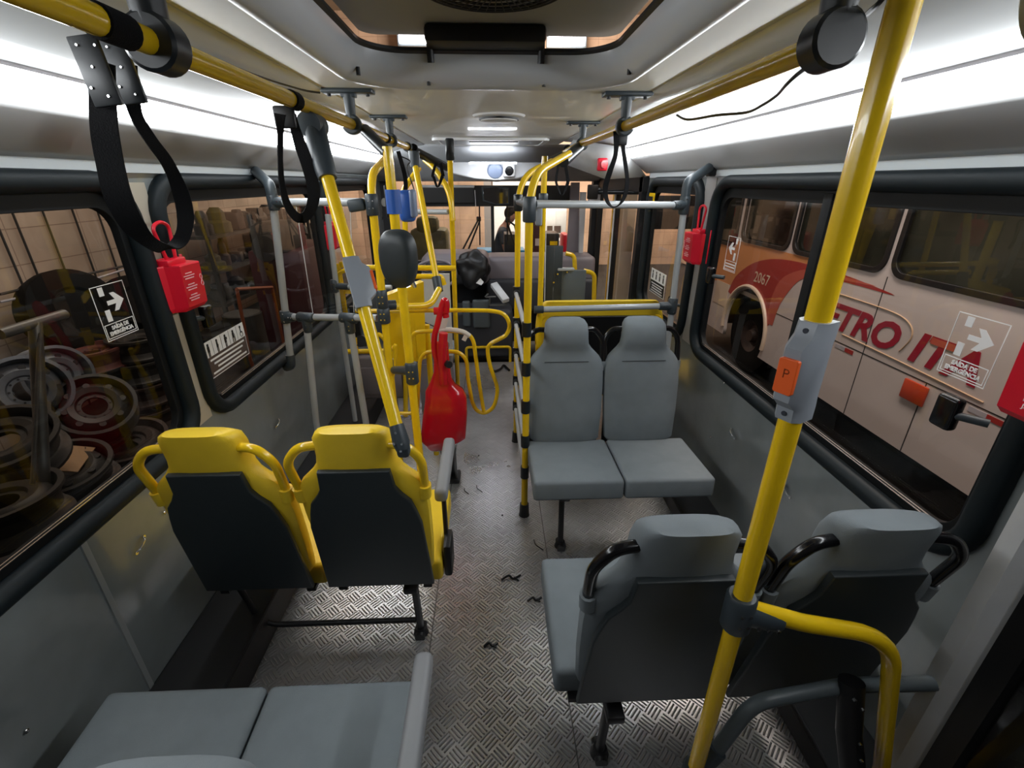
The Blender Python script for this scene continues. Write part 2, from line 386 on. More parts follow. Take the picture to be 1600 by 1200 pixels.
# window latches
def latch(x, y, z, label, d=1):
    s = 1 if x > 0 else -1
    t = thing('window_latch', label, 'latch', (x, y, z))
    bm = NB(); box(bm, (x-s*.045, y, z), (.03, .055, .085), bev=.010, seg=3); part('handle', bm, 'black_gloss', t)
    bm = NB(); cyl(bm, (x-s*.045, y-d*.02, z), (x-s*.005, y-d*.065, z), .010); part('bracket', bm, 'fitting', t)
latch(WL, 1.785, 1.205, 'glossy black window latch left of the aisle, just below the red hammer box')
latch(WR, .965, 1.165, 'black window latch on the right window, under the arrow sticker')
latch(WR, 2.33, 1.245, 'small black window latch at the far end of the right window')
# ---- coves, light strips, ceiling
def sweepY(name, prof, y0, y1, m, thick=None, ny=1, smooth=True):
    bm = NB(); ys = [y0+(y1-y0)*i/ny for i in range(ny+1)]
    R = [[bm.verts.new((px, yy, pz)) for px, pz in prof] for yy in ys]
    for a, b in zip(R, R[1:]):
        for k in range(len(prof)-1): bm.faces.new((a[k], a[k+1], b[k+1], b[k]))
    o = obj(name, bm, m, smooth=smooth)
    sol = o.modifiers.new('s', 'SOLIDIFY'); sol.thickness = .006; sol.offset = 0
    return struct(o)
YE = 3.75
for s, side, ye in ((-1, 'left', 4.7), (1, 'right', 3.68)):
    cv = [(s*1.138, 1.7385), (s*1.118, 1.752), (s*1.085, 1.775), (s*1.05, 1.802), (s*1.02, 1.825), (s*1.003, 1.839)]
    sweepY('wall_%s_cove' % side, cv, -1.2, ye+.0, 'cove_grey')
    t = thing('ceiling_light_strip', 'long glowing white light strip along the %s side of the ceiling' % side, 'light', (s*.98, 1.4, 1.87), group=None)
    bm = NB(); ym = 0
    vs = [(s*1.003, 1.8385), (s*.985, 1.8385), (s*.973, 1.850), (s*.969, 1.872), (s*.970, 1.893)]
    R = [[bm.verts.new((a, yy, b)) for a, b in vs] for yy in (-.15, ye-.02)]
    for k in range(4): bm.faces.new((R[0][k], R[0][k+1], R[1][k+1], R[1][k]))
    part('diffuser', bm, 'strip_light', t)
    bm = NB(); box(bm, (s*.973, (ye-1.15)/2, 1.899), (.008, ye+1.13, .010)); part('light_trim', bm, 'trim_grey', t, False)
    ce = [(s*.970, 1.905), (s*.90, 1.925), (s*.80, 1.942), (s*.68, 1.955), (s*.56, 1.9655)]
    sweepY('ceiling_slope_%s' % side, ce, -1.2, ye+.3, 'slope_white')
    bm = NB()
# central ceiling with hatch opening
ol = [[(-.565, -1.2), (.565, -1.2), (.565, 4.75), (-.565, 4.75)], rrect(-.432, -.25, .432, 1.765, .2, 10)]
struct(plate('ceiling', ol, .006, frame_m((0, 0, 1.969), (1, 0, 0), (0, 1, 0)), 'ceiling_white'))
# hatch moulding ring
def ringloft(name, loops, m, smooth=True):
    bm = NB(); R = [[bm.verts.new((a, b, z)) for a, b in rrect(-hx, y0, hx, y1, r, 10)] for hx, y0, y1, z, r in loops]
    n = len(R[0])
    for a, b in zip(R, R[1:]):
        for k in range(n): bm.faces.new((a[k], a[(k+1) % n], b[(k+1) % n], b[k]))
    return obj(name, bm, m)
hl = [(.437, -.255, 1.772, 1.966, .2), (.434, -.252, 1.768, 1.957, .2), (.425, -.24, 1.755, 1.951, .195), (.41, -.22, 1.735, 1.951, .19), (.393, -.2, 1.705, 1.960, .175), (.375, -.18, 1.665, 1.978, .155), (.364, -.165, 1.64, 2.0, .14), (.360, -.16, 1.63, 2.03, .13)]
struct(ringloft('trim_12', hl, 'mould_grey'))
hl2 = [(.361, -.161, 1.631, 2.022, .13), (.352, -.15, 1.620, 2.028, .12), (.352, -.15, 1.620, 2.036, .12), (.37, -.17, 1.64, 2.040, .13)]
struct(ringloft('trim_13', hl2, 'black'))
bm = NB()
for (a, b) in ((-.37, 1.56), (-.19, 1.70), (.17, 1.71), (.39, 1.52)): cyl(bm, (a, b, 1.955), (a, b, 1.975), .006)
tag(obj('hatch_screws', bm, 'black'), 'dark screws in the grey moulding around the roof hatch', 'screws', kind='stuff')
# lid (raised escape hatch)
lid = thing('roof_hatch', 'raised dark grey roof escape hatch with a round fan grille', 'hatch', (0, .85, 2.1))
hx = .30
ol = [rrect(-.368, -.3, .378, 1.66, .05)]
o = plate('hatch_lid', ol, .03, frame_m((0, 0, 2.095), (1, 0, 0), (0, 1, 0)), 'lid_grey', bevel=.006); keep(o, lid)
bm = NB(); box(bm, (-.01, 1.595, 2.052), (.335, .12, .045), bev=.012); part('hinge_bar', bm, 'black', lid)
for a in (-.172, .152):
    bm = NB(); cyl(bm, (a, 1.63, 2.0), (a, 1.62, 2.06), .010); part('hinge_stud', bm, 'black', lid)
fan = NB(); FC = V(.01, 1.262, 2.068)
for r in (.05, .085, .115, .14, .155, .165):
    tube(fan, [FC+V(r*math.cos(a), r*math.sin(a), 0) for a in [2*math.pi*k/40 for k in range(40)]], .0028, 6, closed=True)
for k in range(44):
    a = 2*math.pi*k/44; cyl(fan, FC+V(.03*math.cos(a), .03*math.sin(a), -.004), FC+V(.165*math.cos(a+.25), .165*math.sin(a+.25), 0), .0016, 5)
fg = part('fan_grille', fan, 'black', lid)
bm = NB(); cyl(bm, FC+V(0, 0, .015), FC+V(0, 0, -.006), .035, 24); part('fan_hub', bm, 'black', lid)
# dome lamp and second hatch frame
t = thing('ceiling_vent', 'round white ceiling vent between the two handrails', 'vent', (.04, 2.5, 1.967))
bm = NB(); lathe(bm, [(0, -.028), (.06, -.028), (.085, -.024), (.092, -.012), (.118, -.008), (.125, 0)], (.04, 2.5, 1.966), seg=36); part('cover', bm, 'white_plastic', t)
bm = NB(); lathe(bm, [(.088, -.0205), (.094, -.0205), (.094, -.012), (.088, -.012)], (.04, 2.5, 1.966), seg=36); part('slot', bm, 'black', t)
t = thing('ceiling_access_frame', 'flat rectangular ceiling hatch with white rim, farther down the aisle', 'hatch', (0, 3.95, 1.96))
o = plate('rim', [rrect(-.42, 3.70, .42, 4.25, .06), rrect(-.385, 3.74, .385, 4.21, .04)], .012, frame_m((0, 0, 1.958), (1, 0, 0), (0, 1, 0)), 'white_plastic', bevel=.003); keep(o, t)
bm = NB(); box(bm, (0, 3.975, 1.957), (.76, .46, .008)); part('panel', bm, 'mould_grey', t)
bm = NB(); box(bm, (.02, 3.86, 1.951), (.36, .03, .006)); part('slot', bm, 'black', t)
# front header over windscreen
def sweepX(name, prof, x0, x1, m, parent=None):
    bm = NB(); R = [[bm.verts.new((xx, py, pz)) for py, pz in prof] for xx in (x0, x1)]
    for k in range(len(prof)-1): bm.faces.new((R[0][k], R[0][k+1], R[1][k+1], R[1][k]))
    o = obj(name, bm, m); sol = o.modifiers.new('s', 'SOLIDIFY'); sol.thickness = .006; sol.offset = 0; return o
struct(sweepX('wall_front_header', [(4.35, 1.968), (4.5, 1.955), (4.7, 1.92), (4.85, 1.875), (5.0, 1.80), (5.1, 1.74), (5.15, 1.69), (5.3, 1.685)], -1.15, 1.15, 'mould_grey'))
hd = thing('front_console_panel', 'bulging pale header console above the windscreen with speaker and lamp', 'panel', (.05, 4.8, 1.78))
ol = [[(-.52, 1.83), (.50, 1.83), (.42, 1.76), (.24, 1.705), (.05, 1.69), (-.16, 1.705), (-.40, 1.76)]]
o = plate('console_face', ol, .05, frame_m((0, 4.353, .055), (1, 0, 0), (0, .25, 1)) , 'white_paint', bevel=.01)
keep(o, hd)
bm = NB(); box(bm, (.015, 4.55, 1.832), (.42, .03, .014), bev=.004); part('lamp', bm, 'small_light', hd)
bm = NB(); lathe(bm, [(0, -.02), (.03, -.022), (.062, -.014), (.07, 0), (.075, .01)], (.035, 4.73, 1.772), axis=(0, 1, .1)); part('speaker', bm, 'blue_grey', hd)
bm = NB(); box(bm, (.165, 4.72, 1.775), (.115, .05, .115), bev=.02, seg=3); part('camera_box', bm, 'white_plastic', hd)
bm = NB(); lathe(bm, [(0, -.012), (.03, -.010), (.04, 0)], (.165, 4.692, 1.772), axis=(0, 1, 0)); part('lens', bm, 'black_gloss', hd)
# end pieces of the coves near the front
for s, nm in ((1, 'right'),):
    bm = NB(); A = [V(1.14, 2.95, 1.71), V(1.13, 3.75, 1.60), V(.62, 4.2, 1.86), V(.60, 3.5, 1.93), V(.97, 3.60, 1.90), V(1.0, 3.3, 1.80)]
# front right white filler panel
bm = NB(); q = [bm.verts.new(p) for p in (V(.97, 3.67, 1.905), V(.60, 3.75, 1.962), V(.62, 4.75, 1.86), V(.86, 3.75, 1.70), V(1.135, 3.67, 1.715))]
bm.faces.new((q[0], q[1], q[3])); bm.faces.new((q[1], q[2], q[3])); bm.faces.new((q[0], q[3], q[4]))
o = obj('wall_front_right_filler', bm, 'white_paint'); sm = o.modifiers.new('s', 'SOLIDIFY'); sm.thickness = .01; struct(o)
# ---------- windscreen wall
bm = NB()
box(bm, (-1.13, 5.3, .9), (.12, .1, 1.7)); box(bm, (1.13, 5.3, .9), (.12, .1, 1.7)); box(bm, (0, 5.32, .40), (2.3, .08, .95))
struct(obj('wall_front', bm, 'dash_dark', smooth=False))
wn = thing('window_6', None, None, (0, 5.38, 1.2), kind='structure')
bm = NB(); box(bm, (0, 5.40, 1.24), (2.2, .005, .86)); part('pane', bm, 'clear_glass', wn, False)
bm = NB(); box(bm, (.06, 5.385, 1.54), (1.6, .01, .21)); box(bm, (.005, 5.385, 1.15), (.035, .03, .7)); part('frame_band', bm, 'black', wn, False)
# ================================================================ seats
def seat_row_profile():
    return [(.435, .160, .070), (.46, .180, .085), (.60, .190, .088), (.74, .194, .088), (.82, .192, .085), (.855, .184, .080), (.88, .168, .076), (.900, .148, .074), (.918, .130, .078), (.940, .115, .090), (.970, .110, .100), (1.005, .109, .100), (1.035, .106, .092), (1.053, .094, .07), (1.061, .075, .04)]
LEAN = .18
def sect(cx, w, y0, t, z, n=22, e=3.2):
    out = []
    for k in range(n):
        a = 2*math.pi*k/n; c, s = math.cos(a), math.sin(a)
        out.append((cx+w*math.copysign(abs(c)**(2/e), c), y0+t/2+t/2*math.copysign(abs(s)**(2/e), s), z))
    return out
def backrest(bm, cx, W=1.0):
    R = []
    for z, w_, t in seat_row_profile():
        R.append([bm.verts.new(p) for p in sect(cx, w_*W if W == 1 else w_+(W-1)*.2, -LEAN*(z-.42), t, z)])
    n = len(R[0])
    for a, b in zip(R, R[1:]):
        for k in range(n): bm.faces.new((a[k], a[(k+1) % n], b[(k+1) % n], b[k]))
    bm.faces.new(R[0][::-1]); bm.faces.new(R[-1])
def bench(name, label, loc, rz, x0, colour, handle, group, bx=None, arm=None, leg=None, n=2, pitch=.412, rail=None, headseam=True):
    """double seat; local x along the bench, +y = sitting direction, origin at the floor below the lower rear edge of the backs"""
    t = thing(name, label, 'seat', loc, rz, group)
    cx = [x0+pitch*(i+.5) for i in range(n)]
    for c, cc in zip(bx or cx, cx):
        bm = NB(); box(bm, (cc, .252, .408), (.406, .405, .100), rot=Matrix.Rotation(math.radians(3), 3, 'X'), bev=.017, seg=4); cu = obj('cushion', bm, colour, t)
        bm = NB(); backrest(bm, c); br = obj('backrest', bm, colour, t)
        if headseam:
            bm = NB(); yy = -LEAN*(.86-.42)+.081
            cyl(bm, (c-.11, yy, .862), (c+.11, yy, .862), .0018, 6); obj('seam', bm, 'back_plastic', br)
        ol = [(-.176, .412), (.176, .412), (.174, .48), (.166, .72), (.154, .78), (.143, .82), (.120, .85), (.104, .88), (.098, .945), (-.098, .945), (-.104, .88), (-.120, .85), (-.143, .82), (-.154, .78), (-.166, .72), (-.174, .48)]
        mt = frame_m((c, -.004+LEAN*.42, 0), (1, 0, 0), (0, -LEAN, 1)) 
        o = plate('back_panel', [[(a, b) for a, b in ol]], .010, mt, 'back_plastic', parent=br, bevel=.004)
        for s in (-1, 1):
            yb = lambda z: -LEAN*(z-.42)
            pth = fillet([(c+s*.10, yb(1.0)+.03, 1.005), (c+s*.148, yb(1.0)+.022, 1.005), (c+s*.190, yb(.97)+.02, .955), (c+s*.186, yb(.83)+.028, .84)], .055, 6)
            bm = NB(); tube(bm, pth, .0135, 10); obj('grab_handle', bm, handle, br)
            bm = NB(); tube(bm, [(c+s*.183, yb(.83)+.034, .80), (c+s*.186, yb(.84)+.028, .846)], .020, 12); obj('handle_socket', bm, colour, br)
    X0, X1 = x0+.02, x0+pitch*n-.02
    bm = NB()
    for yy in (.09, .36): cyl(bm, (X0, yy, .345), (X1, yy, .345), .015)
    for c in cx:
        for s in (-.15, .15): box(bm, (c+s, .20, .352), (.03, .34, .014))
    obj('frame', bm, 'black', t)
    if leg:
        lx, ly = leg
        bm = NB(); cyl(bm, (lx, ly-.03, .34), (lx, ly, .03), .014); box(bm, (lx, ly-.02, .335), (.05, .16, .03), bev=.006)
        tube(bm, [(lx, ly, .035), (lx, ly, .004)], .03, 14, radii=[.022, .030]); cyl(bm, (lx, ly-.035, .012), (lx, ly+.035, .012), .020)
        obj('leg', bm, 'black', t)
    if rail:
        bm = NB(); tube(bm, fillet(rail, .08), .011, 10); obj('floor_bar', bm, 'black', t)
    if arm:
        ax, y0, y1, z = arm
        bm = NB(); box(bm, (ax, (y0+y1)/2, z), (.044, y1-y0, .05), bev=.015, seg=4); a = obj('armrest', bm, 'arm_plastic', t)
        bm = NB(); box(bm, (ax-.004, .16, (z+.33)/2-.02), (.014, .035, z-.33), bev=.004); box(bm, (ax+.006, .12, .42), (.03, .10, .14), bev=.01); obj('armrest_bracket', bm, 'black', t)
    return t
bench('passenger_seat', 'yellow double seat with dark rear panels and yellow hand grips, left of the aisle', (0, 1.21, 0), 0, -1.02, 'yellow_vinyl', 'yellow_paint', None,
      arm=(-.187, .06, .42, .715), leg=(-.315, .12), rail=[(-.33, .12, .075), (-.93, .12, .075), (-.99, .12, .34)])
bench('passenger_seat', 'grey double seat with light grey armrest, cut off at the bottom left', (0, .372, 0), 0, -1.02, 'grey_fabric', 'black_gloss', None,
      arm=(-.18, .03, .395, .63), leg=(-.315, .12))
bench('passenger_seat', 'grey double seat seen from behind with black hand grips, beside the thick near pole', (0, .79, 0), 0, .150, 'grey_fabric', 'black_gloss', None, bx=(.385, .795), leg=(.315, .08))
bench('passenger_seat', 'grey double seat facing the camera, right of the aisle under the window', (0, 2.13, 0), math.pi, -.985, 'grey_fabric', 'black_gloss', None, bx=(-.745, -.357), leg=(-.315, .34))
# wide yellow seat ahead, seen from behind
t = thing('passenger_seat', 'wide yellow topped seat with black back just ahead of the grey seats facing the camera', 'seat', (.65, 2.75, 0))
bm = NB(); R = []
for z, w_, tt in [(.42, .36, .07), (.6, .385, .08), (.85, .395, .08), (.92, .39, .085), (.97, .375, .10), (1.005, .355, .10), (1.022, .34, .07), (1.028, .32, .03)]:
    R.append([bm.verts.new(p) for p in sect(0, w_, -.1*(z-.42), tt, z, 36, 5)])
for a, b in zip(R, R[1:]):
    for k in range(36): bm.faces.new((a[k], a[(k+1) % 36], b[(k+1) % 36], b[k]))
bm.faces.new(R[0][::-1]); bm.faces.new(R[-1]); obj('backrest', bm, 'yellow_vinyl', t)
o = plate('back_panel', [rrect(-.335, .40, .335, .94, .05)], .012, frame_m((0, .036, 0), (1, 0, 0), (0, -.1, 1)), 'black', parent=t, bevel=.004)
for s in (-1, 1):
    bm = NB(); tube(bm, fillet([(s*.30, -.03, .95), (s*.375, -.04, .92), (s*.385, -.03, .76)], .06), .013, 10); obj('grab_handle', bm, 'yellow_paint', t)
bm = NB(); box(bm, (0, .24, .41), (.78, .44, .10), bev=.03, seg=3); obj('cushion', bm, 'yellow_vinyl', t)
bm = NB(); cyl(bm, (-.3, .2, .36), (-.3, .2, .0), .016); cyl(bm, (.3, .2, .36), (.3, .2, .0), .016); obj('leg', bm, 'black', t)
# two grey shells at the front left
def shell(label, x0, x1, y, ztop, zb, yel, grp=None):
    t = thing('passenger_seat', label, 'seat', ((x0+x1)/2, y, 0), 0, grp); w_ = (x1-x0)
    bm = NB(); box(bm, (0, 0, (zb+ztop)/2), (w_, .07, ztop-zb), rot=Matrix.Rotation(math.radians(6), 3, 'X'), bev=.03, seg=3); obj('backrest', bm, 'dash_grey', t)
    bm = NB(); box(bm, (0, -.043, (zb+ztop)/2-.02), (w_-.10, .014, ztop-zb-.14), rot=Matrix.Rotation(math.radians(6), 3, 'X'), bev=.006); obj('back_panel', bm, 'dash_grey', t)
    bm = NB(); box(bm, (0, .24, .40), (w_, .42, .09), bev=.03); obj('cushion', bm, 'grey_fabric', t)
    if yel:
        bm = NB(); cyl(bm, (-w_/2-.04, -.02, ztop+.02), (w_/2-.0, -.02, ztop+.02), .018); obj('grab_rail', bm, 'yellow_paint', t)
    bm = NB(); box(bm, (0, .2, .18), (.06, .06, .36)); obj('leg', bm, 'black', t); return t
shell('grey front seat with yellow grab rail on top beside the left wall panel', -1.0, -.62, 3.15, .56, .20, True)
shell('plain grey front seat behind the turnstile and its yellow cabinet', -.60, -.32, 3.35, .60, .14, False)

# ================================================================ tubes and fittings
RT = .0172
def pole(name, label, paths, m='yellow_paint', cat='pole', r=RT, group=None):
    """thing with one or more tubes; paths: list of (partname, points, fillet radius)"""
    p0 = paths[0][1][0]; t = thing(name, label, cat, p0, 0, group)
    for pn, pts, fr in paths:
        bm = NB(); tube(bm, fillet(pts, fr) if fr else [Vector(p) for p in pts], r, 14); part(pn, bm, m, t)
    return t
def clamp(parent, p, ax, L_=.075, r=.025, m='fitting', screws=True, name='clamp'):
    ax = Vector(ax).normalized(); p = Vector(p); bm = NB()
    tube(bm, [p-ax*L_/2, p-ax*(L_/2-.006), p+ax*(L_/2-.006), p+ax*L_/2], r, 16, radii=[r-.004, r, r, r-.004])
    o = part(name, bm, m, parent)
    if screws:
        q = Vector((0, -1, 0)); q = (q-ax*q.dot(ax)).normalized(); bm = NB()
        sd = ax.cross(q)
        for a in (-.014, .014):
            for b in (-.008, .008):
                c_ = p+ax*a+(q*math.sqrt(max(r*r-b*b, 0))+sd*b); cyl(bm, c_-q*.002, c_+q*.0015, .0032, 8)
        keep(obj('screws', bm, 'chrome', None), o)
    return o
def tee(parent, p, a, b, L_=.06, m='fitting', r=.024):
    """T fitting: sleeve around axis a, short sleeve along b"""
    o = clamp(parent, p, a, L_*1.25, r+.001, m, False, 'tee_fitting'); bm = NB(); p = Vector(p); b = Vector(b).normalized()
    tube(bm, [p, p+b*L_*.4, p+b*L_, p+b*(L_+.005)], r, 14, radii=[r, r, r-.002, r-.005]); keep(obj('arm_sleeve', bm, m, None), o)
    bm = NB()
    for k in (.55, .85):
        q = p+b*L_*k+V(0, -r*.98, .004); cyl(bm, q-V(0, .001, 0), q+V(0, .004, 0), .0032, 8)
    for k in (-.4, .4):
        q = p+Vector(a).normalized()*L_*k+V(0, -r, 0); cyl(bm, q-V(0, .002, 0), q+V(0, .004, 0), .0032, 8)
    keep(obj('screws', bm, 'chrome', None), o); return o
RZ = 1.862
# ---- left ceiling handrail
def hanger(parent, x, y, big=False, m='fitting'):
    r = .032 if not big else .038; hw = .015 if not big else .022
    bm = NB(); tube(bm, [(x, y-hw, RZ), (x, y-hw+.004, RZ), (x, y+hw-.004, RZ), (x, y+hw, RZ)], r, 26, radii=[r-.005, r, r, r-.005]); tube(bm, [(x, y, RZ+.02), (x, y, 1.95)], .017, 12, radii=[.016, .020] if not big else [.022, .026])
    o = part('hanger', bm, 'fitting_dark' if big else m, parent)
    bm = NB(); box(bm, (x, y, 1.9595), (.17, .06, .013), bev=.004); box(bm, (x, y, 1.951), (.05, .03, .02), bev=.004)
    keep(obj('mount_plate', bm, m, None), o)
    for s in (-.065, .065): bm = NB(); cyl(bm, (x+s, y, 1.945), (x+s, y, 1.953), .007, 8); keep(obj('bolt', bm, 'black', None), o)
L_rail = thing('ceiling_handrail', 'yellow overhead handrail on the left side with grey ceiling hangers', 'handrail', (-.48, 1.6, RZ))
bm = NB(); tube(bm, [(-.483, -.3, RZ), (-.48, 2.0, RZ), (-.475, 3.0, RZ)], .0175, 16); part('rail', bm, 'yellow_paint', L_rail)
for i, y in enumerate((.83, 1.85, 2.52)): hanger(L_rail, -.48, y, big=(i == 0))
bm = NB(); tube(bm, fillet([(-.475, 2.95, RZ), (-.475, 3.10, RZ-.005), (-.30, 3.5, 1.77)], .1), .026, 14); part('end_connector', bm, 'fitting_dark', L_rail)
R_rail = thing('ceiling_handrail', 'yellow overhead handrail on the right side ending near the windscreen', 'handrail', (.48, 1.6, RZ))
bm = NB(); tube(bm, [(.483, .765, RZ), (.48, 2.0, RZ), (.472, 2.75, RZ), (.45, 3.2, RZ-.02)], .0175, 16); part('rail', bm, 'yellow_paint', R_rail)
for i, y in enumerate((.77, 1.87, 2.72)): hanger(R_rail, .48, y, big=(i == 0))
bm = NB(); tube(bm, [aY(905, 230, 2.68), aY(880, 252, 2.5)], .029, 16, radii=[.026, .029]); tube(bm, [aY(888, 240, 3.2), aY(851, 258, 3.05)], .03, 14); part('end_connector', bm, 'fitting_dark', R_rail)
# ---- big leaning pole on the left
pt, pb = aX(489, 196, -.48), aY(627, 692, 1.075)
t = pole('grab_pole', 'leaning yellow pole from left handrail to yellow seat, carrying a grey button box', [('pole', [pt, pb], 0)])
d_ = (pb-pt).normalized(); q = pt+d_*.085
bm = NB(); tube(bm, [pt+V(0, -.035, 0), pt+V(0, .035, 0)], .031, 18); tube(bm, [pt, pt+d_*.13, pt+d_*.15], .028, 16, radii=[.031, .027, .024]); part('top_connector', bm, 'fitting', t)
bm = NB(); tube(bm, [pb-d_*.05, pb-d_*.0, pb+d_*.02], .022, 14, radii=[.0195, .023, .018]); box(bm, pb+V(.004, .0, -.02), (.034, .034, .04), bev=.010); o = part('foot_connector', bm, 'fitting', t)
bm = NB()
for a, b in ((-.05, 0), (-.02, .008), (-.02, -.012), (0, 0)):
    c_ = pb+d_*(a+.01)+V(b, -.0215, 0); cyl(bm, c_, c_+V(0, -.004, 0), .0035, 8)
keep(obj('screws', bm, 'chrome', None), o)
def button_box(name, label, p0, p1, fwd, side, face_m='light_plastic'):
    """stop button housing clipped on a pole between p0 (top) and p1 (bottom), bulging along fwd"""
    p0, p1 = Vector(p0), Vector(p1); ax = (p0-p1).normalized(); f = Vector(fwd); f = (f-ax*f.dot(ax)).normalized(); sd = ax.cross(f); h = (p0-p1).length
    t = thing(name, label, 'button', p1); bm = NB()
    prof = [(0, .022), (.14, .024), (.24, .042), (.76, .042), (.86, .026), (1, .022)]   # along height, bulge
    R = []
    for k, bl in prof:
        c_ = p1+ax*(h*k); hw = .0205 if bl < .04 else .0195
        R.append([bm.verts.new(c_+f*a+sd*b) for a, b in ((-.020, -hw), (bl-.012, -hw), (bl, -hw+.008), (bl, hw-.008), (bl-.012, hw), (-.020, hw))])
    for a, b in zip(R, R[1:]):
        for k in range(6): bm.faces.new((a[k], a[(k+1) % 6], b[(k+1) % 6], b[k]))
    bm.faces.new(R[0][::-1]); bm.faces.new(R[-1]); part('housing', bm, face_m, t)
    mt = frame_m(p1+ax*h*.5+f*.0435, sd, ax); ol = rrect(-.013, -.026, .013, .026, .003)
    o = plate('push_button', [ol], .006, mt, 'orange', bevel=.001); keep(o, t)
    bm = NB()
    for k in (.08, .92): cyl(bm, p1+ax*h*k+f*.0225, p1+ax*h*k+f*.025, .004, 10)
    part('screws', bm, 'navy_dark', t)
    return t, mt
k0 = (aX(560, 440, -.48)-pt)
def on_line(v):  # point on leaning pole at image row v
    best = min(((abs(pr_(pt+(pb-pt)*s/400)[1]-v), s) for s in range(401)))[1]; return pt+(pb-pt)*best/400
def pr_(w_):
    w_ = Vector(w_)-V(0, 0, CH); M3 = m.to_3x3(); c_ = M3.transposed() @ w_; return 800+FPX*c_[0]/-c_[2], 600-FPX*c_[1]/-c_[2]
button_box('stop_button', 'grey stop button box with orange key on the leaning left pole', on_line(405), on_line(482), (.75, .25, 0), 1)
# ---- near right pole with bent rail
NX, NY = .460, .62
t = pole('grab_pole', 'thick yellow pole nearest the camera on the right, with a bent branch rail', [
    ('pole', [(NX, NY, 2.02), (NX, NY, .385)], 0),
    ('branch_rail', [(NX+.01, NY, .935), (.60, NY, .885), (.80, NY, .835), (.93, NY, .36), (.96, NY, .02)], [.02, .10, .02])])
clamp(t, (NX, NY, .925), (0, 0, 1), .085, .028, 'fitting')
bm = NB(); tube(bm, [(NX, NY, .928), (NX+.06, NY, .905), (NX+.085, NY, .897)], .024, 16, radii=[.026, .024, .021]); o = part('branch_sleeve', bm, 'fitting', t)
bm = NB()
for a in (.03, .05, .07): cyl(bm, (NX+a, NY-.025, .912-.2*a), (NX+a, NY-.029, .912-.2*a), .0035, 8)
keep(obj('screws', bm, 'chrome', None), o)
gp = pole('low_guard_rail', 'dark grey low guard tube crossing behind the near yellow pole toward the right wall', [
    ('rail', [(NX, NY, .38), (NX+.03, NY+.01, .40), (.575, NY+.03, .595), (.80, NY+.05, .61), (1.13, NY+.05, .60)], .05)], m='grey_tube_dark', cat='rail', r=.0165)
clamp(gp, (NX, NY, .37), (0, 0, 1), .09, .028, 'fitting', False); bm = NB(); tube(bm, [V(NX+.005, NY+.005, .39), V(NX+.05, NY+.015, .455)], .024, 14); part('elbow', bm, 'fitting', gp)
bm = NB(); tube(bm, [(.80, NY+.04, .64), (.80, NY+.0, .52), (.80, NY-.06, .42), (.82, NY-.10, .0)], .026, 14); b_ = part('brace', bm, 'black', gp)
bm = NB()
for p in ((.785, NY+.008, .628), (.808, NY+.004, .60), (.80, NY-.028, .53), (.80, NY-.045, .50)): cyl(bm, p, V(*p)+V(0, -.006, 0), .004, 8)
keep(obj('screws', bm, 'chrome', None), b_)
bt, mt = button_box('stop_button', 'grey stop button box with orange key marked P on the near right pole', (NX, NY, 1.500), (NX, NY, 1.345), (-.8, -.42, 0), -1)
o = text('key_print', 'P', .020, mt @ Matrix.Translation((0, .004, .0036)), 'black'); keep(o, bt)
# ---- aisle-side ladder screen on the right (two bent poles with rungs)
PN, PF = V(.150, 2.04, 0), V(.142, 2.83, 0)
cn, cf = aY(905, 228, 2.62), aY(872, 250, 2.98)
lad = pole('ladder_screen', 'pair of bent yellow poles joined by grey rungs along the right of the aisle', [
    ('near_pole', [PN, (.155, 2.04, 1.70), aY(889, 240, 2.5)], .16),
    ('far_pole', [PF, (.150, 2.83, 1.70), aY(862, 252, 3.05)], .16)], cat='screen')
for p in (PN, PF):
    bm = NB(); tube(bm, [p, p+V(0, 0, .01), p+V(0, 0, .075)], .028, 14, radii=[.03, .027, .024]); part('foot', bm, 'black', lad)
for z in (1.06, .865, .665, .470, .28):
    a = V(PN.x, PN.y, z); b = V(PF.x, PF.y, z)
    bm = NB(); tube(bm, [a+V(-.005, .02, 0), b+V(-.005, -.02, 0)], .0125, 12); rg = part('rung', bm, 'grey_tube', lad)
    for q, mm in ((a, 'fitting_dark'), (b, 'fitting_dark')):
        bm = NB(); tube(bm, [q-V(0, 0, .033), q+V(0, 0, .033)], .0225, 14); tube(bm, [q, q+(b-a).normalized()*(.05 if q is a else -.06)], .0185, 12); keep(obj('rung_clamp', bm, mm, None), rg)
clamp(lad, (.155, 2.04, 1.575), (0, 0, 1), .10, .028, 'fitting', False)
clamp(lad, (.150, 2.83, 1.57), (0, 0, 1), .09, .026, 'fitting_dark', False)
bm = NB(); tube(bm, [(.155, 2.06, 1.59), (.150, 2.80, 1.575)], .0165, 12); part('top_link', bm, 'fitting', lad)
# ---- right partition of grey tubes with glass
rs = thing('grey_partition', 'light grey tube partition with clear glass pane behind the seats facing the camera', 'partition', (.97, 2.45, 1.05))
bm = NB(); tube(bm, [(.18, 2.05, 1.595), (.955, 2.45, 1.572)], .0165, 14); part('top_rail', bm, 'grey_tube', rs)
bm = NB(); tube(bm, [(.25, 2.45, 1.045), (.975, 2.45, 1.058)], .0165, 14); part('lower_rail', bm, 'grey_tube', rs)
bm = NB(); tube(bm, [(.965, 2.45, 1.63), (.985, 2.45, .70)], .0165, 14); part('post', bm, 'grey_tube', rs)
bm = NB(); tube(bm, fillet([(.965, 2.45, 1.61), (.965, 2.45, 1.68), (1.10, 2.53, 1.745)], .04), .023, 14); part('wall_elbow', bm, 'fitting', rs)
bm = NB(); box(bm, (1.12, 2.55, 1.735), (.04, .05, .06), bev=.008); part('wall_bracket', bm, 'black', rs)
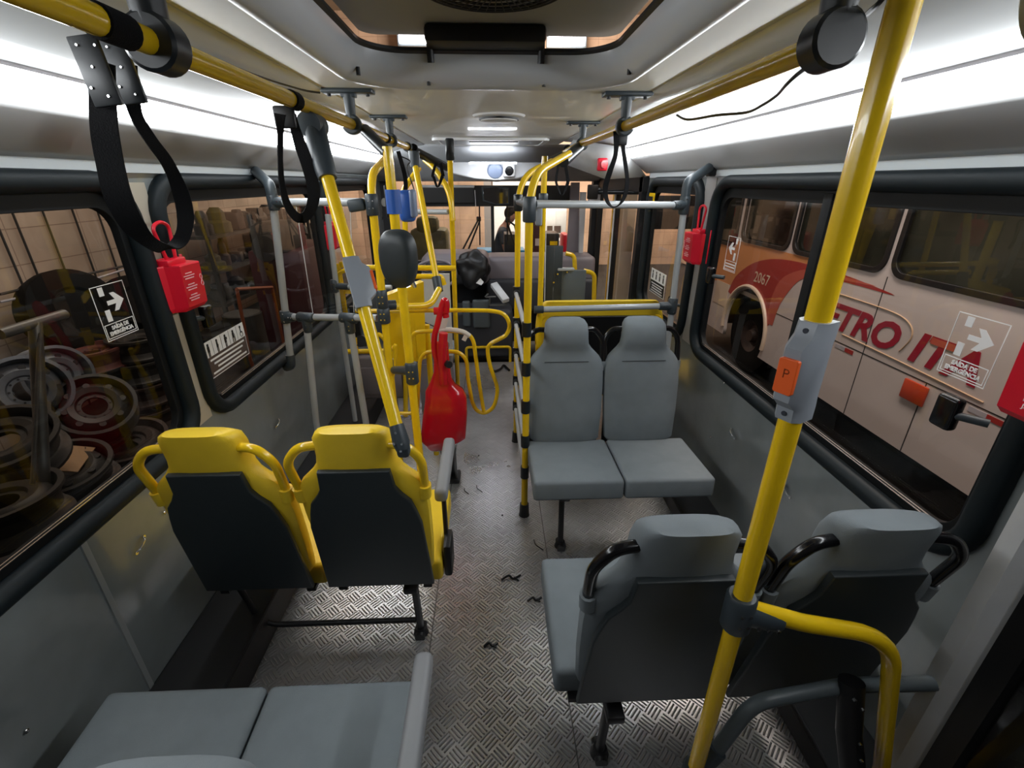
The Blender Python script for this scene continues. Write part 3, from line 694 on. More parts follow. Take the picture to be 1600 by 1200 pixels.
tee(rs, (.966, 2.45, 1.572), (0, 0, 1), (-1, -.5, 0), .07); tee(rs, (.978, 2.45, 1.057), (0, 0, 1), (-1, 0, 0), .07)
bm = NB(); tube(bm, [(.22, 2.45, 1.045), (.27, 2.45, 1.045)], .021, 12); part('end_sleeve', bm, 'fitting', rs)
bm = NB(); box(bm, (.62, 2.455, 1.315), (.60, .006, .46)); part('pane', bm, 'clear_glass', rs, False)
# third pole on the right with reader box
p3 = V(.262, 2.62, 0)
t = pole('grab_pole', 'slim yellow pole with a small grey box, right of the ladder screen', [('pole', [p3, p3+V(.012, 0, 1.80)], 0)], r=.0155)
bm = NB(); box(bm, p3+V(-.015, -.03, 1.525), (.035, .05, .12), bev=.01, seg=3); part('reader_box', bm, 'light_plastic', t)
bm = NB(); box(bm, p3+V(-.04, -.04, 1.575), (.035, .03, .03), bev=.008); part('reader_light', bm, 'white_plastic', t)
clamp(t, p3+V(.01, 0, 1.60), (0, 0, 1), .05, .024, 'fitting', False)

# ---- left cluster
p2 = V(-.512, 2.10, 0)
t2 = pole('grab_pole', 'yellow pole with a curved top just right of the leaning left pole', [
    ('pole', [p2, p2+V(.012, 0, 1.70), aY(604, 246, 2.55)], .13)])
clamp(t2, p2+V(.010, 0, 1.592), (0, 0, 1), .085, .027)
bm = NB(); box(bm, p2+V(-.055, -.0, 1.59), (.07, .035, .05), rot=Matrix.Rotation(math.radians(-8), 3, 'Y'), bev=.01, seg=3); part('clamp_arm', bm, 'fitting', t2)
clamp(t2, p2+V(.006, 0, 1.192), (0, 0, 1), .085, .026)
clamp(t2, p2+V(.006, 0, 1.115), (0, 0, 1), .07, .029)
# pole behind the mirror, straight
p4 = V(-.345, 1.76, 0)
t3 = pole('grab_pole', 'straight yellow pole carrying the dark round mirror and the blue reader', [('pole', [p4+V(.012, 0, 0), p4+V(-.008, .02, 1.79)], 0)])
bm = NB(); tube(bm, [p4+V(-.008, .02, 1.77), V(-.45, 1.9, 1.85)], .02, 12); part('top_joint', bm, 'fitting_dark', t3)
clamp(t3, p4+V(.008, 0, .965), (0, 0, 1), .09, .026)
bm = NB(); tube(bm, [p4+V(.008, .0, .975), aY(612, 578, 2.15)], .019, 12, radii=[.021, .018]); part('side_arm', bm, 'fitting', t3)
bm = NB(); c_ = aY(608, 572, 2.15); tube(bm, [c_-V(0, 0, .04), c_+V(0, 0, .035)], .024, 12); part('side_clamp', bm, 'fitting', t3)
# mirror
mc = aY(626, 404, 1.66)
t = thing('convex_mirror', 'dark oval mirror housing seen from behind, clamped to a yellow pole', 'mirror', mc)
bm = NB()
prof = [(-.002, .93), (.004, 1.0), (.022, 1.0), (.036, .94), (.046, .80), (.050, .55), (.051, 0.0)]
def ov(k, sc_, dep):
    a = 2*math.pi*k/32; c, s = math.cos(a), math.sin(a); e = 2.9
    xx = .067*math.copysign(abs(c)**(2/e), c)*sc_; zz = .098*math.copysign(abs(s)**(2/e), s)*sc_
    if zz < 0: xx *= 1-.22*(-zz/.094)**1.5
    return xx, zz
fd = V(-.26, -.966, 0).normalized(); sd = V(.966, -.26, 0)
R = []
for dep, s_ in prof:
    if s_ == 0: R.append([bm.verts.new(mc+fd*dep)])
    else: R.append([bm.verts.new(mc+fd*dep+sd*ov(k, s_, dep)[0]+V(0, 0, ov(k, s_, dep)[1])) for k in range(32)])
for a, b in zip(R, R[1:]):
    for k in range(32):
        if len(b) == 1: bm.faces.new((a[k], a[(k+1) % 32], b[0]))
        else: bm.faces.new((a[k], a[(k+1) % 32], b[(k+1) % 32], b[k]))
part('housing', bm, 'back_plastic', t)
bm = NB(); R = [bm.verts.new(mc-fd*.003+sd*ov(k, .95, 0)[0]+V(0, 0, ov(k, .95, 0)[1])) for k in range(32)]; R2 = [bm.verts.new(mc-fd*.001+sd*ov(k, .95, 0)[0]+V(0, 0, ov(k, .95, 0)[1])) for k in range(32)]
bm.faces.new(R); bm.faces.new(R2[::-1])
for k in range(32): bm.faces.new((R[k], R[(k+1) % 32], R2[(k+1) % 32], R2[k]))
part('mirror_face', bm, 'mirror_glass', t)
bm = NB(); tube(bm, [mc+fd*.04*ov(k, 1, 0)[0]*0+mc*0+mc+fd*.004+sd*ov(k, 1.02, 0)[0]+V(0, 0, ov(k, 1.02, 0)[1]) for k in range(32)], .0035, 6, closed=True); part('rim', bm, 'trim_grey', t)
bm = NB(); tube(bm, [mc+V(.02, .02, -.06), mc+V(.03, .06, -.11)], .008, 8); part('arm', bm, 'chrome', t)
# blue reader
t = thing('card_reader', 'blue card reader clamped to a yellow pole above the dark mirror', 'card reader', aY(626, 318, 1.8))
c_ = p4+V(-.004, .02, 1.615)
bm = NB(); tube(bm, [c_-V(0, 0, .04), c_+V(0, 0, .04)], .026, 14); part('clamp', bm, 'blue_plastic', t)
q_ = aY(636, 322, 1.92); bm = NB(); box(bm, q_, (.060, .05, .115), bev=.018, seg=3); part('case', bm, 'blue_plastic', t)
q2 = aY(646, 318, 1.9); bm = NB(); box(bm, q2, (.022, .06, .10), bev=.01, seg=3); part('face', bm, 'blue_grey', t)
bm = NB(); box(bm, aY(605, 315, 1.95), (.012, .03, .12), bev=.005); part('guard', bm, 'black', t)
# leaning pole with grey joint, right of mirror
a, b = aY(648, 255, 2.85), aY(682, 436, 2.55)
t = pole('grab_pole', 'yellow pole slanting down to a grey joint to the right of the dark mirror', [('pole', [a, b], 0)])
bm = NB(); tube(bm, [a+V(0, 0, .06), a-V(0, 0, .02)], .026, 14, radii=[.03, .025]); part('top_socket', bm, 'fitting', t)
jd = (b-a).normalized(); bm = NB(); tube(bm, [b-jd*.01, b+jd*.07], .025, 14); part('joint', bm, 'fitting', t)
c1, c2, c3 = aY(686, 452, 2.45), aY(672, 478, 2.3), aY(600, 480, 2.13)
bm = NB(); tube(bm, fillet([c1, c2, c3], .06), .0165, 12); part('lower_bend', bm, 'yellow_paint', t)
bm = NB(); tube(bm, [aY(595, 477, 2.12), aY(618, 476, 2.15)], .022, 12); part('sleeve', bm, 'fitting', t)
# bent arch behind and tall pole
t = pole('grab_pole', 'yellow pole with a curved top rising behind the blue card reader', [
    ('pole', [aY(634, 650, 3.1), aY(633, 330, 3.1), aY(628, 300, 3.1), aY(655, 262, 3.2)], [.05, .12])])
t = pole('grab_pole', 'tall yellow pole beside the white panel, joined by a bent branch at the top', [
    ('pole', [aZ(716, 622, .05), V(-.252, 3.18, 1.92)], 0),
    ('branch_rail', [aY(708, 345, 3.1), aY(703, 300, 3.12), aY(680, 264, 3.25), aY(664, 250, 3.4)], [.09, .05])])
clamp(t, (-.25, 3.16, 1.86), (0, 0, 1), .12, .026, 'fitting_dark', False)
# driver guard rails
t = pole('guard_rail', 'two level yellow guard rails in front of the driver, above the white panel', [
    ('top_rail', [aY(560, 418, 2.85), aY(712, 419, 2.95)], 0), ('lower_rail', [aY(600, 432, 2.85), aY(690, 432, 2.9), aY(694, 445, 2.9)], .02)], cat='rail', r=.0165)
# ---- grill of curved rods (turnstile guard)
YG = 2.30
g = thing('turnstile_guard', 'yellow guard of bent rods beside the red turnstile', 'guard', aY(740, 640, YG))
rods = [[(556, 486), (600, 486), (690, 485), (730, 485), (768, 486), (788, 492), (796, 508), (791, 523), (778, 531), (766, 538), (762, 548), (766, 572), (776, 602), (776, 620), (770, 637), (757, 645), (745, 641), (738, 628), (736, 618), (731, 590), (729, 565), (718, 552), (700, 549), (670, 550), (658, 560), (655, 580), (652, 640)],
        [(642, 530), (648, 521), (660, 518), (700, 517), (728, 521), (739, 532), (743, 555), (749, 600), (756, 643)],
        [(590, 522), (597, 526), (612, 545), (618, 540), (617, 560), (613, 600), (618, 640), (628, 646), (650, 645)]]
for r_ in rods:
    pts = smoothpath([aY(u, v, YG) for u, v in r_], 5); bm = NB(); tube(bm, pts, .0108, 10); part('rod', bm, 'yellow_paint', g)
bm = NB(); tt = [aY(u, v, YG-.003) for u, v in ((682, 516), (700, 515), (722, 518), (734, 525))]; tube(bm, smoothpath(tt, 4), .0125, 10); box(bm, aY(727, 527, YG-.01), (.022, .004, .04), rot=Matrix.Rotation(.5, 3, 'Y')); box(bm, aY(690, 507, YG-.01), (.05, .004, .07), rot=Matrix.Rotation(.35, 3, 'Y')); part('masking_tape', bm, 'tape', g)
# ---- yellow cabinet
t = thing('turnstile_cabinet', 'flat yellow cabinet panel standing behind the turnstile rods', 'cabinet', (-.50, 2.62, 0))
bm = NB(); 
for pl in [[aY(603, 462, 2.5), aY(662, 440, 2.62), aY(666, 560, 2.62), aY(604, 580, 2.5)]]:
    q = [bm.verts.new(p) for p in pl]; bm.faces.new(q)
o = obj('side_panel', bm, 'yellow_paint', None, False); sm = o.modifiers.new('s', 'SOLIDIFY'); sm.thickness = .05; keep(o, t)
bm = NB(); box(bm, aY(648, 500, 2.60), (.012, .03, .46), bev=.005); box(bm, aY(632, 505, 2.57), (.006, .03, .44)); part('edge_fold', bm, 'yellow_paint', t)
bm = NB(); box(bm, (aY(635, 540, 2.66)), (.20, .02, .06)); part('shelf_lip', bm, 'yellow_paint', t)
bm = NB(); cyl(bm, (-.52, 2.66, 0), (-.52, 2.66, .9), .018); cyl(bm, (-.40, 2.68, 0), (-.40, 2.68, .9), .018); part('support', bm, 'yellow_paint', t)
# ---- red turnstile
YR = 2.22
t = thing('turnstile', 'glossy red turnstile post flaring toward the floor beside the aisle', 'turnstile', aY(705, 740, YR))
bm = NB()
secs = [(592, 690, 16, .05), (601, 691, 21, .06), (609, 694, 29, .09), (620, 697, 32, .12), (645, 696, 34.5, .13), (668, 694, 35, .13), (681, 693, 35, .13), (686, 690, 30, .12), (697, 684, 14, .10), (701, 683, 7, .06)]
secs = [(535, 690, 10, .035), (560, 690, 12, .04), (580, 691, 13, .045)]+secs
R = []
for v_, u_, hw, dp in secs:
    c_ = aY(u_, v_, YR); w_ = (aY(u_+hw, v_, YR)-aY(u_-hw, v_, YR)).length/2
    R.append([bm.verts.new(p) for p in sect(c_.x, w_, c_.y-dp/2, dp, c_.z, 20, 4.0)])
for a, b in zip(R, R[1:]):
    for k in range(20): bm.faces.new((a[k], a[(k+1) % 20], b[(k+1) % 20], b[k]))
bm.faces.new(R[0]); bm.faces.new(R[-1][::-1]); part('body', bm, 'red_paint', t)
for pts in ([(695, 470), (688, 488), (700, 490), (686, 500), (680, 520), (679, 545), (688, 575)], ):
    pass
bm = NB(); tube(bm, smoothpath([aY(u, v, YR-.01) for u, v in ((697, 488), (698, 476), (695, 469), (691, 476), (688, 488), (684, 506), (679, 525), (679, 550), (686, 572), (690, 590))], 5), .015, 12); part('loop_arm', bm, 'red_paint', t)
bm = NB(); tube(bm, smoothpath([aY(u, v, YR-.03) for u, v in ((693, 520), (692, 535), (691, 560), (693, 600))], 5), .022, 12, ); part('column', bm, 'red_paint', t)
bm = NB(); tube(bm, [aY(678, 486, YR), aY(700, 486, YR)], .019, 12); tube(bm, [aY(696, 490, YR), aY(697, 496, YR)], .016, 12); part('rail_clamp', bm, 'red_paint', t)
bm = NB(); cyl(bm, aY(698, 568, YR-.03), aY(702, 570, YR-.06), .018); part('knob', bm, 'black', t)
bm = NB()
fz = aZ(708, 748, 0)
box(bm, fz+V(0, 0, .015), (.09, .12, .03), bev=.01); cyl(bm, fz+V(.0, .02, .02), aY(700, 690, YR)+V(.0, 0, .02), .028); cyl(bm, fz+V(-.03, .03, .02), aY(690, 690, YR), .02); part('base', bm, 'black', t)
bm = NB(); cyl(bm, fz+V(.025, -.03, .03), aY(710, 692, YR-.03), .006, 8); part('cable', bm, 'steel', t)
# ---- left grey partition
ls = thing('grey_partition', 'light grey tube frame with clear glass and two lower legs next to the left windows', 'partition', (-1.0, 2.3, 1.0))
S0, S1 = aY(427, 316, 2.28), aY(454, 560, 2.34)
bm = NB(); tube(bm, [S0+V(0, 0, .02), S1], .0172, 14); part('post', bm, 'grey_tube', ls)
bm = NB(); tube(bm, [S0, aY(575, 316, 2.12)], .0168, 14); part('top_rail', bm, 'grey_tube', ls)
bm = NB(); tube(bm, [aY(600, 316, 2.12), aY(625, 318, 2.2)], .0168, 14); tube(bm, [aY(650, 331, 3.2), aY(700, 331, 3.1)], .0165, 14); part('rear_rail', bm, 'grey_tube', ls)
M0 = aY(446, 495, 2.32); bm = NB(); tube(bm, [M0, aY(590, 497, 2.13)], .0165, 14); part('lower_rail', bm, 'grey_tube', ls)
bm = NB(); tube(bm, fillet([S0, S0+V(0, 0, .07), aX(400, 268, -1.12)], .04), .024, 14); part('wall_elbow', bm, 'fitting', ls)
bm = NB(); tube(bm, fillet([S1+V(0, 0, .02), S1-V(0, 0, .04), V(-1.13, S1.y+.05, S1.z-.07)], .03), .022, 14); part('sill_elbow', bm, 'fitting', ls)
tee(ls, S0, (0, 0, 1), (1, -.3, 0), .055); tee(ls, M0, (0, 0, 1), (1, -.3, 0), .05)
for (u, v, u2, v2, yy) in ((478, 496, 494, 660, 2.26), (545, 497, 573, 668, 2.19)):
    a, b = aY(u, v, yy), aY(u2, v2, yy); bm = NB(); tube(bm, [a, b, V(b.x, b.y, .0)], .0165, 14); part('leg', bm, 'grey_tube', ls); tee(ls, a, (1, -.3, 0), (0, 0, -1), .07)
bm = NB(); q = [bm.verts.new(p) for p in (S0+V(.04, 0, -.03), aY(572, 325, 2.13), aY(582, 486, 2.15), M0+V(.04, 0, .03))]; bm.faces.new(q)
o = obj('pane', bm, 'clear_glass', None, False); sm = o.modifiers.new('s', 'SOLIDIFY'); sm.thickness = .005; keep(o, ls)
bm = NB(); cyl(bm, aY(462, 318, 2.25), aY(489, 490, 2.27), .0018, 6); cyl(bm, aY(547, 320, 2.16), aY(553, 488, 2.2), .0018, 6); part('pane_edge', bm, 'white_plastic', ls)
# second stanchion farther
t = pole('grab_pole', 'slim grey post standing beside the left window, past the glass partition', [('pole', [aY(512, 335, 2.9), aY(530, 485, 2.9), V(-.98, 2.9, 0)], 0)], m='grey_tube', r=.016)
clamp(t, aY(523, 447, 2.9), (0, 0, 1), .08, .024); bm = NB(); tube(bm, [aY(524, 447, 2.9), aY(545, 448, 2.88)], .02, 12); part('sleeve', bm, 'fitting', t)
bm = NB(); tube(bm, [aY(540, 448, 2.88), aY(612, 449, 2.85)], .014, 12); part('cross_rail', bm, 'grey_tube', t)
# yellow belt machine next to left pole
t = thing('yellow_bracket', 'yellow slotted metal bracket behind the leaning left pole', 'bracket', aY(535, 470, 3.0))
bm = NB()
for (u0, v0, u1, v1) in ((530, 409, 548, 418), (532, 412, 538, 500)): 
    a, b = aY(u0, v0, 3.0), aY(u1, v1, 3.0); box(bm, (a+b)/2, (abs(b.x-a.x), .02, abs(b.z-a.z)), bev=.003)
tube(bm, smoothpath([aY(u, v, 2.98) for u, v in ((545, 420), (531, 427), (530, 440), (538, 450))], 4), .014, 10)
box(bm, aY(546, 455, 3.0), (.06, .015, .03)); box(bm, aY(553, 539, 2.7), (.045, .01, .09)); part('plate', bm, 'yellow_paint', t)
bm = NB(); box(bm, aY(556, 505, 2.9), (.05, .03, .22)); part('machine_body', bm, 'black', t); bm = NB(); cyl(bm, aY(563, 533, 2.7), aY(568, 533, 2.75), .035); part('machine_body', bm, 'black', t)
# ================================================================ hammer boxes
def tri_lines(parent, mt, n, w_, h_, m_, sizes=None):
    bm = NB()
    for i in range(n):
        lw = w_*(sizes[i % len(sizes)] if sizes else 1); box(bm, (0, h_*(.5-(i+.5)/n), 0), (lw, h_/n*.42, .0008))
    me = bpy.data.meshes.new('print'); bm.to_mesh(me); bm.free(); me.transform(mt); return keep(link('print', me, m_, None, False), parent)
def hammer(x, y0, z, label, s, lines=True):
    t = thing('emergency_hammer_box', label, 'hammer box', (x, y0, z), group=None)
    bm = NB(); xo = x-s*.075
    P = [(x, y0-.03), (x-s*.012, y0-.03), (x-s*.03, y0), (xo, y0+.012), (xo, y0+.125), (x-s*.012, y0+.15), (x, y0+.15)]
    R = []
    for zz, k in ((z-.095, .72), (z-.080, .92), (z+.060, 1), (z+.064, .97)):
        R.append([bm.verts.new((x+(a-x)*k, b, zz)) for a, b in P])
    for a, b in zip(R, R[1:]):
        for i in range(len(P)): bm.faces.new((a[i], a[(i+1) % len(P)], b[(i+1) % len(P)], b[i]))
    bm.faces.new(R[0]); bm.faces.new(R[-1])
    part('casing', bm, 'red_plastic', t, False)
    bm = NB(); box(bm, (x-s*.03, y0+.05, z+.072), (.035, .10, .022), bev=.004); box(bm, (x-s*.004, y0+.055, z-.0), (.006, .19, .17), bev=.002); part('back_plate', bm, 'red_plastic', t)
    bm = NB(); tube(bm, fillet([(x-s*.03, y0+.072, z+.07), (x-s*.03, y0+.085, z+.19), (x-s*.03, y0+.045, z+.205), (x-s*.03, y0+.0, z+.19), (x-s*.03, y0+.03, z+.07)], .020, 5), .0058, 8); part('pull_loop', bm, 'red_plastic', t)
    mt = frame_m((xo-s*.0012, y0+.055, z-.012), (0, -s, 0), (0, 0, 1))
    # three blocks of print
    for i, dz in enumerate((.038, .0, -.036) if lines else ()):
        tri_lines(t, mt @ Matrix.Translation((-.008, dz, 0)), 3, .062, .026, 'pink_print', (.6, 1, .8))
    if not lines: return t
    bm = NB(); c_ = V(xo-s*.001, y0+.115, z)
    pts = [V(xo-s*.001, (y0+.112), z+dz) + V(0, dy, 0) for dz, dy in ((.02, 0), (.012, .007), (0, 0), (-.012, -.007), (-.02, 0), (-.012, .007), (0, 0), (.012, -.007))]
    tube(bm, smoothpath(pts, 4, True), .0012, 5, closed=True); part('seal_mark', bm, 'pink_print', t)
    return t
hammer(-1.135, 1.625, 1.355, 'red emergency hammer box on the near left pillar beneath the big black strap', -1)
hammer(1.135, 2.50, 1.365, 'red emergency hammer box on the right pillar beside the glass partition', 1)
hammer(-1.13, 3.30, 1.35, 'small distant red hammer box on the left pillar behind the leaning yellow pole', -1)
hr = hammer(1.135, .715, 1.325, 'red emergency hammer box cut off by the right edge of the photo', 1, False)
for k, s_ in ((.030, 'ROMPA'), (.016, 'PUXE'), (-.006, 'RETIRE'), (-.020, 'ROMPA'), (-.044, 'ROMPER'), (-.058, 'JALE LA')):
    o = text('print_text', s_, .013, frame_m((1.135-.0765, .77, 1.325+k), (0, -1, 0), (0, 0, 1)), 'white_print'); keep(o, hr)
# ================================================================ stickers on the glass
def exit_sticker(x, yc, zc, w_, h_, label, s, flip=1):
    t = thing('exit_sticker', label, 'sticker', (x, yc, zc)); mt = frame_m((x, yc, zc), (0, -s*flip, 0), (0, 0, 1)); th = .0008
    def pl(n, ol, mm='white_print'): keep(plate(n, ol, th, mt, mm, smooth=False), t)
    def rc(a, b, c, d): return [(a, b), (c, b), (c, d), (a, d)]
    W, H = w_/2, h_/2; l = .0022
    pl('border', [rc(-W, -H, W, H), rc(-W+l, -H+l, W-l, H-l)]); by = -H+h_*.30
    pl('text_border', [rc(-W+.006, -H+.006, W-.006, by), rc(-W+.006+l, -H+.006+l, W-.006-l, by-l)])
    a = w_*.09
    pl('arrow_mark', [rc(-W*.42-a, H*.62-.00, -W*.42+a*.6, H*.98-.004)]); pl('arrow_mark', [rc(-W*.42-a, by+.006, -W*.42+a*.6, by+H*.50)])
    ym = by+(H-by)*.52; ah = h_*.17
    pl('arrow_mark', [[(-W*.30, ym-a*.55), (W*.20, ym-a*.55), (-W*.02, ym-ah), (W*.24, ym-ah), (W*.72, ym), (W*.24, ym+ah), (-W*.02, ym+ah), (W*.20, ym+a*.55), (-W*.30, ym+a*.55)]])
    if flip == 1:
        mt2 = mt.copy(); mt2.translation = mt @ V(0, -H+h_*.215, 0)
        keep(text('print_text', 'SAÍDA DE', h_*.098, mt2, 'white_print', ext=.0006, offset=.0006), t)
        mt2 = mt.copy(); mt2.translation = mt @ V(0, -H+h_*.115, 0)
        keep(text('print_text', 'EMERGÊNCIA', h_*.098, mt2, 'white_print', ext=.0006, offset=.0006), t)
    else: tri_lines(t, mt @ Matrix.Translation((0, -H+h_*.17, 0)), 2, w_*.8, h_*.16, 'white_print')
    return t
exit_sticker(-1.1795, 1.462, 1.312, .132, .165, 'white arrow emergency exit sticker on the near left window glass', -1)
exit_sticker(1.1795, 1.035, 1.300, .128, .160, 'white arrow emergency exit sticker on the near right window glass', 1)
exit_sticker(1.1795, 2.30, 1.352, .12, .165, 'small faint arrow sticker at the far end of the right window', 1, flip=-1)
t = thing('priority_sticker', 'brown and white priority seating sticker with five figures on the left glass', 'sticker', (-1.179, 1.98, 1.0))
mt = frame_m((-1.1795, 1.985, 1.0), (0, 1, 0), (0, 0, 1))
def pl(n, ol, mm, dz=0): keep(plate(n, ol, .0008, mt @ Matrix.Translation((0, 0, dz)), mm, smooth=False), t)
mat('sticker_brown', (.085, .055, .045), .5)
pl('border', [[(-.165, -.078), (.165, -.078), (.165, .078), (-.165, .078)]], 'white_print'); pl('text_field', [[(-.160, -.073), (.160, -.073), (.160, .012), (-.160, .012)]], 'sticker_brown', .001)
tri_lines(t, mt @ Matrix.Translation((0, -.031, .002)), 4, .28, .076, 'white_print', (1, .85, .7, 1))
for i in range(5):
    cx = -.132+i*.066
    bm = NB(); lathe(bm, [(0, 0), (.0065, 0), (.0065, .0008), (0, .0008)], (cx, .063, .0012), seg=12)
    if i < 4:
        box(bm, (cx, .045, .0014), (.015 if i != 1 else .011, .024, .0008)); 
        for q in (-.004, .004): box(bm, (cx+q*(1+.6*(i == 3)), .025, .0014), (.0042, .024, .0008))
        if i == 2: box(bm, (cx+.009, .05, .0016), (.008, .010, .0008))
        if i == 3: box(bm, (cx+.012, .032, .0016), (.0015, .034, .0008))
        if i == 1: box(bm, (cx+.005, .042, .0016), (.006, .008, .0008))
    else:
        box(bm, (cx, .047, .0014), (.006, .02, .0008)); box(bm, (cx+.006, .038, .0014), (.014, .004, .0008))
        tube(bm, [(cx+.003+.012*math.cos(a), .030+.012*math.sin(a), .0014) for a in [2*math.pi*k/18 for k in range(18)]], .0012, 4, closed=True)
    me = bpy.data.meshes.new('figure_print'); bm.to_mesh(me); bm.free(); me.transform(mt); keep(link('figure_print', me, 'black', None, False), t)
    if i: pl('divider', [[(cx-.0335, .014), (cx-.0325, .014), (cx-.0325, .076), (cx-.0335, .076)]], 'black', .001)
# narrow strip of small dark pictogram squares on the right divider
t = thing('pictogram_strip', 'narrow dark strip of tiny white outlined squares beside the right window divider', 'sticker', (1.179, 1.70, 1.25))
mt = frame_m((1.1790, 1.705, 1.255), (0, -1, 0), (0, 0, 1))
keep(plate('strip', [[(-.016, -.07), (.016, -.07), (.016, .07), (-.016, .07)]], .0008, mt, 'black', smooth=False), t)
for i in range(4):
    z_ = -.052+i*.035; keep(plate('square_print', [[(-.013, z_-.013), (.013, z_-.013), (.013, z_+.013), (-.013, z_+.013)], [(-.011, z_-.011), (.011, z_-.011), (.011, z_+.011), (-.011, z_+.011)]], .0008, mt @ Matrix.Translation((0, 0, .001)), 'white_print', smooth=False), t)
t = thing('priority_sticker', 'small white and dark figure sticker on the far right window beyond the glass partition', 'sticker', (1.178, 3.0, 1.1))
a, b = aX(1018, 424, 1.1780), aX(1037, 462, 1.1780); yc, zc, hy = (a.y+b.y)/2, (a.z+b.z)/2, abs(a.y-b.y)/2; hz = .085
mt = frame_m((1.1780, yc, zc), (0, -1, 0), (0, 0, 1))
pl('border', [[(-hy, -hz), (hy, -hz), (hy, hz), (-hy, hz)]], 'white_print'); pl('text_field', [[(-hy+.006, -hz+.006), (hy-.006, -hz+.006), (hy-.006, .005), (-hy+.006, .005)]], 'black', .001)
tri_lines(t, mt @ Matrix.Translation((0, -.04, .002)), 4, hy*1.6, .07, 'white_print', (1, .85, .9, 1))
for i in range(4):
    cx = -hy*.72+i*hy*.48; bm = NB(); lathe(bm, [(0, 0), (.010, 0), (.010, .0008), (0, .0008)], (cx, .066, .0012), seg=10); box(bm, (cx, .036, .0014), (.018, .036, .0008))
    me = bpy.data.meshes.new('figure_print'); bm.to_mesh(me); bm.free(); me.transform(mt); keep(link('figure_print', me, 'black', None, False), t)
latch(WR, 2.80, .985, 'small black window latch on the far right window behind the grey headrest')
t = thing('round_housing', 'rounded grey housing cut off by the top right corner', 'housing', aY(1668, 0, .62))
bm = NB(); lathe(bm, [(0, -.022), (.03, -.020), (.047, -.012), (.052, 0), (.050, .015), (.02, .02)], aY(1650, -10, .66), (.35, -.9, .1), 28); part('shell', bm, 'lid_grey', t)
bm = NB(); cyl(bm, aY(1650, -10, .67), aY(1650, -10, .67)+V(0, 0, .08), .010, 10); part('stem', bm, 'fitting_dark', t)
# small fastener loops on wall panels
for i, (u, v, s) in enumerate(((218, 852, -1), (432, 662, -1), (1146, 678, 1), (1231, 768, 1))):
    p = aX(u, v, s*1.148); t = thing('tie_ring', ['small steel tie ring on the left wall panel beside the yellow seats', 'small steel tie ring on the left wall panel above the yellow seats', 'small steel tie ring on the right wall panel beside the seats facing the camera', 'small steel tie ring low on the right wall beside the thick near pole'][i], 'ring', p)
    bm = NB(); tube(bm, smoothpath([p+V(0, -.022, -.012), p+V(-s*.012, -.010, 0), p+V(-s*.012, .012, .012), p+V(0, .024, .014)], 4), .0028, 8); part('loop', bm, 'chrome', t)
    for q in ((-.022, -.012), (.024, .014)): bm = NB(); cyl(bm, p+V(0, q[0], q[1]), p+V(-s*.004, q[0], q[1]), .006, 10); part('rivet', bm, 'chrome', t)
bm = NB()
for (u, v, s) in ((104, 262, -1), (440, 268, -1), (1567, 264, 1), (1131, 598, 1), (1110, 683, 1), (43, 1142, -1), (263, 1043, -1), (258, 801, -1)):
    p = aX(u, v, s*1.1475); lathe(bm, [(0, .003), (.004, .002), (.006, 0)], p, axis=(-s, 0, 0), seg=10)
tag(obj('wall_rivets', bm, 'chrome'), 'tiny bright rivets scattered over the wall panels and window bands', 'rivets', kind='stuff')
# ================================================================ hanging straps
def strap(label, x, y, pts, yw, dirw, ring=True, w0=.04):
    """pts: (u, v, Y, width, facing) facing 0: across x, 1: along y"""
    t = thing('hanging_strap', label, 'strap', (x, y, RZ), group=None)
    P = [aY(u, v, Y_) for u, v, Y_, *_ in pts]; W_ = [V(1, 0, 0)*wd*(1-f)+V(.15, 1, 0)*wd*f for u, v, Y_, wd, f in pts]
    n = 6; PP = smoothpath(P, n); WW = []
    for i in range(len(P)-1):
        for k in range(n): WW.append(W_[i].lerp(W_[i+1], k/n))
    WW.append(W_[-1])
    bm = NB(); ribbon(bm, PP, WW, .0028); part('webbing', bm, 'strap', t)
    bm = NB(); 
    tube(bm, [(x, y-w0*.5, RZ), (x, y-w0*.5+.001, RZ), (x, y+w0*.5-.001, RZ), (x, y+w0*.5, RZ)], .021, 18, radii=[.0185, .021, .021, .0185]); part('rail_band', bm, 'strap', t)
    return t
s1 = strap('large black hanging strap at the top left, nearest the camera', -.482, .745,
    [(158, 95, .80, .036, 0), (160, 145, .80, .036, .0), (163, 200, .80, .038, .0), (172, 255, .81, .040, 0), (186, 310, .82, .045, .1), (210, 355, .84, .045, .3), (240, 382, .87, .026, .8), (265, 388, .91, .022, .95), (284, 372, .96, .030, .7), (290, 340, .98, .036, .35), (282, 300, .97, .034, .3), (262, 255, .94, .026, .7), (238, 222, .90, .022, .85), (215, 185, .87, .022, .85), (205, 150, .86, .028, .3), (196, 100, .86, .034, .1)], 0, 0, w0=.055)
for (u, v, Y_, sx, sz) in ((150, 112, .79, .040, .085), (194, 112, .85, .036, .085)):
    c_ = aY(u, v, Y_); bm = NB(); box(bm, c_, (sx, .006, sz), rot=Matrix.Rotation(-.12, 3, 'Y'), bev=.002)
    pp = part('buckle_plate', bm, 'fitting_dark', s1); bm = NB()
    for a, b in ((-.012, .03), (.012, .03), (-.01, -.02), (.01, -.03), (0, .005)): cyl(bm, c_+V(a, -.003, b), c_+V(a, -.005, b), .0018, 8)
    keep(obj('rivets', bm, 'chrome', None), pp)
